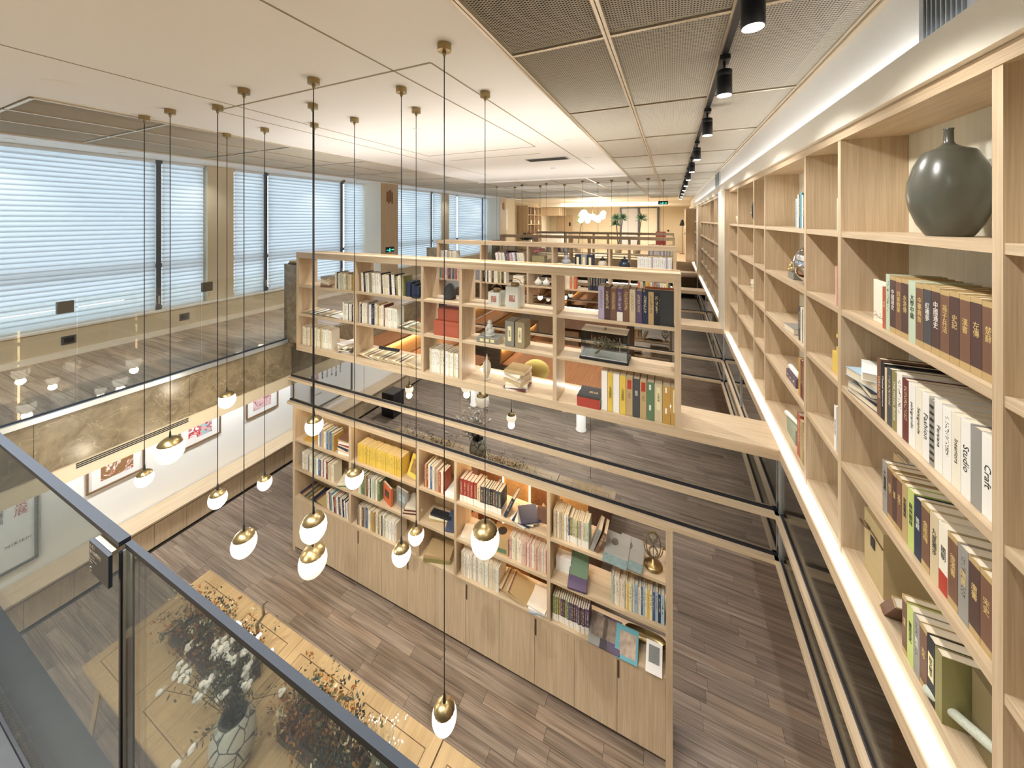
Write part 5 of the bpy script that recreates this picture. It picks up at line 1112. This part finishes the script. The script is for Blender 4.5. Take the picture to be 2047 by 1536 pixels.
# ------------------------------------------------------------ long table with dried flowers
TZ = W(-4.52)
for i, (a, b, nm) in enumerate(((-5.43, -3.625, 'window-side oak table with rounded corner at the lower wall'), (-3.62, -1.815, 'middle oak table under the vase of cotton branches'), (-1.80, -.84, 'short oak table at the aisle end, past a gap'))):
    t = thing('oak_table', nm, 'table', ((a + b) / 2, 2.0, 0), group='oak tables pushed into one row'); m = (a + b) / 2
    for (p, q) in ((a, m - .001), (m + .001, b)): ob('top_panel', B(p, q, 1.46, 2.55, TZ - .03, TZ), table_m, t)
    for (p, q) in ((a, m), (m, b)):
        for bx in ((p + .10, q - .10, 1.56, 1.566), (p + .10, q - .10, 2.444, 2.45), (p + .10, p + .106, 1.56, 2.45), (q - .106, q - .10, 1.56, 2.45)): ob('inlay_line', B(*bx, TZ, TZ + .0006), slot_m, t)
    for xx in (a + .12, b - .12):
        for yy, s in ((1.58, -1), (2.43, 1)): ob('leg', MB().tube([(xx, yy + s * .10, 0), (xx, yy, TZ - .031)], .022, 4, .03), table_m, t)
    ob('apron', B(a + .12, b - .12, 1.60, 2.41, TZ - .085, TZ - .031), table_m, t)
trw = plain('weathered_trough', srgb(72, 64, 58), .8, noise=.4, nscale=20)
leafm = [plain('dried_leaf_%d' % i, srgb(*c), .8) for i, c in enumerate(((96, 92, 62), (62, 78, 70), (150, 96, 48), (120, 84, 50), (52, 58, 52), (172, 128, 62), (206, 196, 160)))]
def trough(x0, x1, y0, y1, lab, lab2, n=420):
    t = thing('wooden_trough', lab, 'planter', ((x0 + x1) / 2, (y0 + y1) / 2, TZ), group='weathered troughs on the table')
    for nm, bx in (('side_board', (x0, x1, y0, y0 + .02, TZ + .001, TZ + .13)), ('side_board', (x0, x1, y1 - .02, y1, TZ + .001, TZ + .13)), ('end_board', (x0, x0 + .02, y0 + .02, y1 - .02, TZ + .001, TZ + .13)), ('end_board', (x1 - .02, x1, y0 + .02, y1 - .02, TZ + .001, TZ + .13)), ('bottom_board', (x0 + .02, x1 - .02, y0 + .02, y1 - .02, TZ + .001, TZ + .02))): ob(nm, B(*bx), trw, t)
    f = thing('dried_flower_arrangement', lab2, 'dried flowers', ((x0 + x1) / 2, (y0 + y1) / 2, TZ + .03))
    ms = [MB() for _ in leafm]; tw = MB()
    for k in range(n):
        bx_, by = R.uniform(x0 + .02, x1 - .02), R.uniform(y0 + .02, y1 - .02)
        dx, dy, hh = R.uniform(-.16, .16), R.uniform(-.18, .18), R.uniform(.06, .30)
        e = (bx_ + dx, by + dy, TZ + .10 + hh)
        if k % 2 == 0: tw.tube([(bx_, by, TZ + .05), ((bx_ + e[0]) / 2 + R.uniform(-.03, .03), (by + e[1]) / 2, TZ + .06 + hh * .6), e], .0025, 4, .001)
        i = R.choice((0, 0, 1, 1, 2, 2, 3, 3, 4, 4, 5, 6))
        for q in range(5):
            c = Vector(e) + Vector((R.uniform(-.04, .04), R.uniform(-.04, .04), R.uniform(-.06, .03))); u = Vector((R.uniform(-1, 1), R.uniform(-1, 1), R.uniform(-1, 1))).normalized() * R.uniform(.010, .026); v = u.orthogonal().normalized() * R.uniform(.005, .013)
            ms[i].poly([c - u, c + v, c + u, c - v])
    ob('twigs', tw, MATS['dried_leaf_3'], f)['kind'] = 'stuff'
    for i, m in enumerate(ms):
        if m.f: ob('dried_leaves', m, leafm[i], f)['kind'] = 'stuff'
trough(-4.88, -3.72, 1.92, 2.17, 'weathered wooden trough toward the table end by the wall', 'dried leaves and seed heads overflowing the window-side trough')
trough(-3.12, -2.28, 1.95, 2.20, 'weathered wooden trough in the middle of the table', 'rust and green dried foliage in the middle trough', 360)
# vase with cotton branches
def vasemat():
    m, nt, N, L, p = newmat('crackle_vase'); tc = N.new('ShaderNodeTexCoord'); v = N.new('ShaderNodeTexVoronoi'); v.feature = 'DISTANCE_TO_EDGE'; v.inputs['Scale'].default_value = 9
    L.new(tc.outputs['Object'], v.inputs['Vector']); r = N.new('ShaderNodeValToRGB'); r.color_ramp.elements[0].position = .02; r.color_ramp.elements[1].position = .06
    r.color_ramp.elements[0].color = (*srgb(44, 58, 74), 1); r.color_ramp.elements[1].color = (*srgb(190, 190, 176), 1); L.new(v.outputs[0], r.inputs[0]); L.new(r.outputs[0], p.inputs['Base Color']); p.inputs['Roughness'].default_value = .3; return m
VX, VY = -3.32, 1.72
cv_ = ob('crackle_vase', MB().lathe([(.09, .001), (.12, .03), (.155, .12), (.165, .22), (.15, .32), (.11, .38), (.105, .40), (.098, .40), (.10, .37), (.13, .30), (.10, .02)], 28), vasemat(), None, True, (VX, VY, TZ)); tag(cv_, 'white vase with dark crackle lines on the table', 'vase')
cb = thing('cotton_branches', 'tall cotton branches with white bolls standing in the crackle vase', 'flowers', (VX, VY, TZ + .3))
tips = []; tw = MB(); cot = plain('cotton_white', srgb(232, 230, 222), .95)
for k in range(30):
    a = R.uniform(0, 2 * PI); r = R.uniform(.08, .55); hh = R.uniform(.15, .62) * (1 - .3 * r)
    if k < 6: a = PI + R.uniform(-.5, .9); r = R.uniform(.45, .7); hh = R.uniform(.08, .3)
    e = (r * math.cos(a), .7 * r * math.sin(a), .1 + hh); mid = (.45 * e[0], .45 * e[1], .1 + hh * .62)
    tw.tube([(0, 0, .02), (.2 * e[0], .2 * e[1], .1 + .2 * hh), mid, e], .004, 5, .0018); tips.append((Vector(mid), Vector(e)))
link('branch_twigs', tw.mesh('branch_twigs'), plain('dark_twig', srgb(58, 50, 44), .8), cb)['kind'] = 'stuff'
nb = 0; bm_ = MB().ball((0, 0, 0), .018, 9, 6).ball((.015, .006, .003), .016, 8, 6).ball((-.008, .014, .005), .017, 8, 6).ball((.005, -.012, .009), .015, 8, 6).mesh('cotton_boll', True)
for (p0, e) in tips:
    for q in range(R.choice((1, 2, 2, 3))):
        w = p0.lerp(e, 1 - .17 * q); b_ = link('cotton_boll', bm_, cot, cb, tuple(w + Vector((R.uniform(-.02, .02),) * 3)), (R.random() * 3, R.random() * 3, R.random() * 3)); nb += 1
lm = [MB(), MB()]
for k in range(520):
    p0, e = R.choice(tips); c = p0.lerp(e, R.uniform(-.4, .8)) + Vector((R.uniform(-.06, .06), R.uniform(-.06, .06), R.uniform(-.05, .05))); u = Vector((R.uniform(-1, 1), R.uniform(-1, 1), R.uniform(-1, 1))).normalized() * .024; v = u.orthogonal().normalized() * .009
    lm[k % 2].poly([c - u, c + v, c + u, c - v])
link('dry_leaves', lm[0].mesh('dry_leaves'), leafm[0], cb)['kind'] = 'stuff'; link('dry_leaves', lm[1].mesh('dry_leaves'), leafm[4], cb)['kind'] = 'stuff'
dw = ob('driftwood_branch', MB().tube([(0, 0, 0), (.02, .02, .15), (-.03, .03, .28), (.05, .05, .40), (.06, .03, .52), (.12, .05, .58)], .022, 7, .010).tube([(.05, .05, .40), (.10, .08, .43)], .010, 6, .006), wood('driftwood', 2, srgb(112, 96, 76), srgb(160, 142, 116)), None, True, (-3.92, 2.24, TZ + .001)); tag(dw, 'bare twisted driftwood branch rising behind the dried flowers', 'branch')
cw = ob('curly_willow', MB().tube([(0, 0, 0), (.05, .02, .12), (.02, .04, .2), (.1, .05, .26), (.12, .02, .2)], .005, 5, .002).tube([(.03, 0, 0), (.12, .03, .08), (.16, .02, .2), (.12, .04, .26)], .005, 5, .002).tube([(.0, 0, 0), (-.06, .02, .1), (-.05, .05, .22)], .004, 5, .002), plain('willow_brown', srgb(120, 90, 60), .8), None, True, (-2.72, 2.26, TZ + .001)); tag(cw, 'thin curly willow twigs beside the middle trough', 'branch')
wp = thing('white_flower_pot', 'grey-green tufted plant with tiny white flowers on the table', 'plant', (-2.10, 2.14, TZ))
link('pot', MB().lathe([(.06, .001), (.08, .09), (.07, .092)], 16).mesh('pot', True), concrete, wp)
bl_ = MB(); fl_ = MB()
for k in range(90):
    a = R.uniform(0, 2 * PI); r = R.uniform(.03, .14); hh = R.uniform(.12, .25); bl_.tube([(0, 0, .08), (.5 * r * math.cos(a), .5 * r * math.sin(a), .08 + hh * .7), (r * math.cos(a), r * math.sin(a), .08 + hh)], .004, 3, .0008)
    if k % 4 == 0:
        e = (1.5 * r * math.cos(a), 1.5 * r * math.sin(a), .12 + hh * 1.5); bl_.tube([(0, 0, .1), e], .0015, 3)
        for q in range(3): fl_.ball((e[0] + R.uniform(-.015, .015), e[1] + R.uniform(-.015, .015), e[2] + R.uniform(-.02, .02)), .007, 6, 4)
link('leaf_blades', bl_.mesh('leaf_blades'), plain('grey_green_leaf', srgb(138, 150, 132), .8), wp)['kind'] = 'stuff'; link('flower_heads', fl_.mesh('flower_heads'), cot, wp)['kind'] = 'stuff'

# ------------------------------------------------------------ lower lobby under the landing, seen reflected in the dark glass
for i, (x, yy) in enumerate(((-5.1, -1.2), (-2.07, -1.26))): struct('column_lobby_%d' % (i + 1), MB().lathe([(.135, 0), (.135, .03), (.115, .032), (.115, W(-2.5))], 28, (x, yy, 0)), white, True)
lg = thing('frosted_screen', 'pale blue frosted glass screen in the lower lobby', 'screen', (-4, -1.9, 0))
fro = plain('frosted_blue', srgb(196, 214, 216), .4)  # opaque panel; the bluish cast of daylight is put into its colour
for k in range(5): ob('screen_panel', B(-6.9 + k * 1.12, -6.9 + k * 1.12 + 1.11, -1.92, -1.90, .02, W(-2.6)), fro, lg)
pt = thing('tall_planter', 'tall dark square planter in the lower lobby', 'planter', (-6.9, .1, 0))
ob('planter_box', MB().box(-7.1, -6.7, -.1, .3, 0, .62), black, pt); ob('soil', B(-7.08, -6.72, -.08, .28, .6205, .625), trw, pt)
exitsign('green exit sign on the lower lobby wall', (-7.93 + .004, .45, W(-3.6)), PI / 2)
# corridor below the ledge: timber panels and a lit niche
co = thing('corridor_panel', 'warm-lit timber panelling in the lower corridor behind the glass band', 'panelling', (2.4, 2.5, 0))
for k in range(5): ob('timber_panel', B(2.55, 2.64, .3 + k * 1.2, .3 + k * 1.2 + 1.19, .0, W(-2.5)), riser_m if k == 2 else tier_m, co)
ob('niche_light', B(2.52, 2.549, 2.75, 2.78, .3, W(-2.6)), warm_led, co)
# ------------------------------------------------------------ far lounge
fz = UF
sd_ = thing('sliding_door', 'pair of white sliding doors with dark frame in the far wall', 'door', (-1.9, 24.1, fz))
for nm, bx, mt in (('door_leaf', (-3.0, -2.0, 24.14, 24.19, fz + .01, W(.72)), plain('door_pale_grey', srgb(212, 214, 218), .5)), ('door_leaf', (-1.85, -.85, 24.14, 24.19, fz + .01, W(.72)), cream), ('frame_post', (-3.12, -3.01, 24.1, 24.19, fz, W(.80)), winframe), ('frame_post', (-1.97, -1.88, 24.1, 24.19, fz, W(.72)), winframe), ('frame_post', (-.84, -.73, 24.1, 24.19, fz, W(.80)), winframe), ('frame_head', (-3.0, -.85, 24.1, 24.19, W(.721), W(.80)), winframe)): ob(nm, B(*bx), mt, sd_)
# wood door further along
wdr = thing('wooden_door', 'plain oak door in the far wall beside the green tree', 'door', (-6.9, 24.1, fz)); ob('door_leaf', B(-7.4, -6.3, 24.13, 24.19, fz + .01, W(.30)), oak_z, wdr); ob('door_plate', B(-6.55, -6.42, 24.118, 24.13, W(-.45), W(-.2)), ink, wdr)
# far bookcase unit against the left end
fb2 = thing('lounge_bookcase', 'oak grid bookcase in the far lounge corner', 'bookcase', (-7.3, 18.6, fz))
ob('end_panel', B(-7.94, -7.3, 18.3, 18.36, fz, W(.78)), oak_z, fb2); ob('back_panel', B(-7.94, -7.9, 18.36, 20.9, fz, W(.78)), tier_m, fb2)
for k in range(5): ob('upright', B(-7.9, -7.4, 18.36 + k * .62, 18.40 + k * .62, fz, W(.76)), oak_z, fb2)
for z in (-1.4, -.9, -.3, .25, .72): ob('shelf_board', B(-7.9, -7.4, 18.36, 20.88, W(z), W(z) + .035), oak_y, fb2)
for k in range(16):
    zz = (-1.4, -.9, -.3, .25)[k % 4]; y0 = 18.44 + (k // 4) * .62 + R.uniform(0, .2); c = R.choice(['maroon', 'white', 'beige', 'navy', 'cream'])
    o = box_('lounge_book_block', '%s book set, %s level, %s column of the lounge bookcase' % (c, ('lowest', 'second', 'third', 'top')[k % 4], ORD[k // 4]), 'book set', -7.75, -7.5, y0, y0 + .22, W(zz) + .035, W(zz) + .035 + R.uniform(.2, .3), cover_p, COLS[c]); o['group'] = 'book sets in the lounge bookcase'
# wall picture with flowers
pw = thing('flower_picture', 'tall white flower painting beside the lounge bookcase', 'picture', (-7.94, 16.6, W(-.6)))
ob('canvas', B(-7.948, -7.92, 16.2, 17.0, W(-.55), W(.55)), mat_w, pw)
for k in range(4): ob('painted_bloom', MB().ball((-7.92, 16.4 + .2 * (k % 2) + .05 * k, W(.25) + .16 * (k // 2)), .12, 10, 6, (.08, 1, 1)), inkw, pw, True)
# counter and white hood niche
hn = thing('bar_niche', 'white bar niche with an oak cupboard above in the far lounge', 'niche', (-7.0, 22.4, fz))
ob('counter', B(-7.9, -6.4, 21.9, 23.4, fz, fz + 1.05), white, hn); ob('hood_cupboard', B(-7.9, -6.6, 22.0, 23.4, W(.25), W(.78)), oak_z, hn); ob('niche_back', B(-7.94, -7.9, 21.9, 23.4, fz + 1.051, W(.249)), cream, hn)
for k in range(4): ob('cupboard_divider', B(-6.6, -6.55, 22.0 + k * .45, 22.04 + k * .45, W(.25), W(.78)), pale_z, hn)
# bubble chandelier
ch = thing('bubble_chandelier', 'cluster chandelier of glowing white glass bubbles in the far lounge', 'chandelier', (-4.0, 19.6, W(.2)))
link('stem', MB().tube([(0, 0, .1), (0, 0, CE - W(.2) - .002)], .02, 8).mesh('stem'), brass, ch)
bub = MB().ball((0, 0, 0), .15, 14, 10).mesh('glass_bubble', True); bubm = plain('bubble_glow', (.9, .9, .9), .3, emit=(1, .95, .86), es=4.0)
for k in range(15): link('glass_bubble', bub, bubm, ch, (R.uniform(-.6, .6), R.uniform(-.5, .5), R.uniform(-.28, .22)))
lamp('POINT', (-4.0, 19.6, W(-.25)), 90, WARM, .3, parent=ch)
# indoor trees
def indoor_tree(x, y, h, lab, n=70, spread=.45, col=(58, 92, 70), trunks=2):
    t = thing('indoor_tree', lab, 'tree', (x, y, fz), group='potted trees in the far lounge')
    link('pot', MB().lathe([(.16, .001), (.22, .4), (.2, .402)], 18).mesh('pot', True), concrete, t)
    tm_ = MB(); hd = MB()
    for k in range(trunks):
        a = k * 2.2; e = (.25 * math.cos(a), .2 * math.sin(a), h - .3 * (k % 2)); tm_.tube([(0, 0, .38), (e[0] * .5, e[1] * .5, h * .6), e], .03, 6, .02)
        for q in range(n):
            th = R.uniform(0, 2 * PI); ph = R.uniform(-.4, 1.4); L = spread * R.uniform(.6, 1); d = Vector((math.cos(th) * math.cos(ph), math.sin(th) * math.cos(ph), math.sin(ph))); b0 = Vector(e); sd2 = d.orthogonal().normalized() * .025
            hd.poly([b0, b0 + d * L * .5 + sd2, b0 + d * L, b0 + d * L * .5 - sd2])
    link('trunk', tm_.mesh('trunk', True), trw, t); link('foliage', hd.mesh('foliage'), plain('palm_leaf_%d' % int(x * 100), srgb(*col), .6), t)['kind'] = 'stuff'
indoor_tree(-2.75, 20.6, 2.0, 'taller spiky yucca tree of the pair before the sliding doors', trunks=3)
indoor_tree(-1.75, 20.4, 2.0, 'single spiky yucca tree nearer the aisle', trunks=1)
indoor_tree(-5.1, 20.8, 1.9, 'rounded bright green tree in front of the oak door', 160, .5, (120, 140, 70), 1)
for i, (x, yy, zz, lab) in enumerate(((-6.6, 16.4, .0, 'leafy plant on a stand beside the flower painting'),)):
    pp = thing('leafy_plant', lab, 'plant', (x, yy, fz)); link('stand', MB().lathe([(.12, .001), (.12, .7), (.16, .72), (.16, .95), (.13, .96)], 16).mesh('stand'), porc, pp)
    hd = MB()
    for q in range(60):
        d = Vector((R.uniform(-1, 1), R.uniform(-1, 1), R.uniform(.1, 1.3))).normalized() * R.uniform(.2, .55); s_ = d.orthogonal().normalized() * .04; b0 = Vector((0, 0, .95)); hd.poly([b0, b0 + d * .5 + s_, b0 + d, b0 + d * .5 - s_])
    link('foliage', hd.mesh('foliage'), MATS['dried_leaf_1'], pp)['kind'] = 'stuff'
# armchair and floor lamp
ac = thing('red_chair', 'dark red high-backed chair by the far doors', 'chair', (-.6, 22.6, fz)); rdm = plain('red_leather', srgb(120, 46, 44), .6)
link('seat', B(-.28, .28, -.28, .28, .4, .5).mesh('seat'), rdm, ac); link('backrest', B(-.28, .28, .22, .3, .5, 1.25).mesh('backrest'), rdm, ac)
for s in (-1, 1):
    for q in (-1, 1): link('leg', B(s * .24 - .02, s * .24 + .02, q * .24 - .02, q * .24 + .02, 0, .399).mesh('leg'), black, ac)
fl = thing('floor_lamp', 'slim floor lamp with black cone shade and warm light in the far aisle', 'lamp', (.55, 22.5, fz))
link('base', MB().lathe([(.15, .001), (.15, .02), (.02, .03)], 18).mesh('base'), black, fl); link('pole', MB().tube([(0, 0, .03), (0, 0, 1.75)], .012, 8).mesh('pole'), black, fl); link('shade', MB().lathe([(.16, 1.62), (.05, 1.95), (.03, 1.97)], 18).mesh('shade', True), black, fl)
lamp('POINT', (.55, 22.5, fz + 1.6), 25, WARM, .06, parent=fl)
# lounge ceiling lights and wall washers
for k, x in enumerate((-7.0, -5.6, -4.2, -2.8, -1.4)):
    downlight(x, 22.6, W(.80), 'lounge downlight before the far wall, %s from the window side' % ORD[k], 25, 'lounge downlights', .05, 2.2, WARM)
for k, (x, yy) in enumerate(((-5.9, 17.4), (-4.2, 17.6), (-2.4, 17.5), (-.2, 19.5))):
    downlight(x, yy, CE, 'lounge ceiling downlight past the far mesh, %s from the window side' % ORD[k], 40, 'lounge ceiling downlights', .05, 2.4, WARM)
ps = struct('wall_aisle_end', B(.6, 1.21, 18.6, 20.4, UF, W(.52)), oak_z)
for k, (x, yy) in enumerate(((-.2, 24.18), (.59, 19.5))):
    b_ = thing('wall_switch', 'small dark switch plate %s' % ('on the far beige wall', 'on the aisle end panel')[k], 'switch', (x, yy, W(-.7)))
    link('plate', (B(-.05, .05, -.01, .012, -.05, .05) if k == 0 else B(-.01, .008, -.05, .05, -.05, .05)).mesh('plate'), black, b_)
    link('rocker', (B(-.03, .03, -.014, -.0101, -.03, .03) if k == 0 else B(-.014, -.0101, -.03, .03, -.03, .03)).mesh('rocker'), gasket, b_)

# lettering becomes plain mesh
dg = bpy.context.evaluated_depsgraph_get(); dg.update()
for o in [o for o in COL.objects if o.type == 'FONT']:
    me = bpy.data.meshes.new_from_object(o.evaluated_get(dg)); n = bpy.data.objects.new('lettering', me); COL.objects.link(n)
    n.parent = o.parent; n.location = o.location; n.rotation_euler = o.rotation_euler; bpy.data.objects.remove(o)
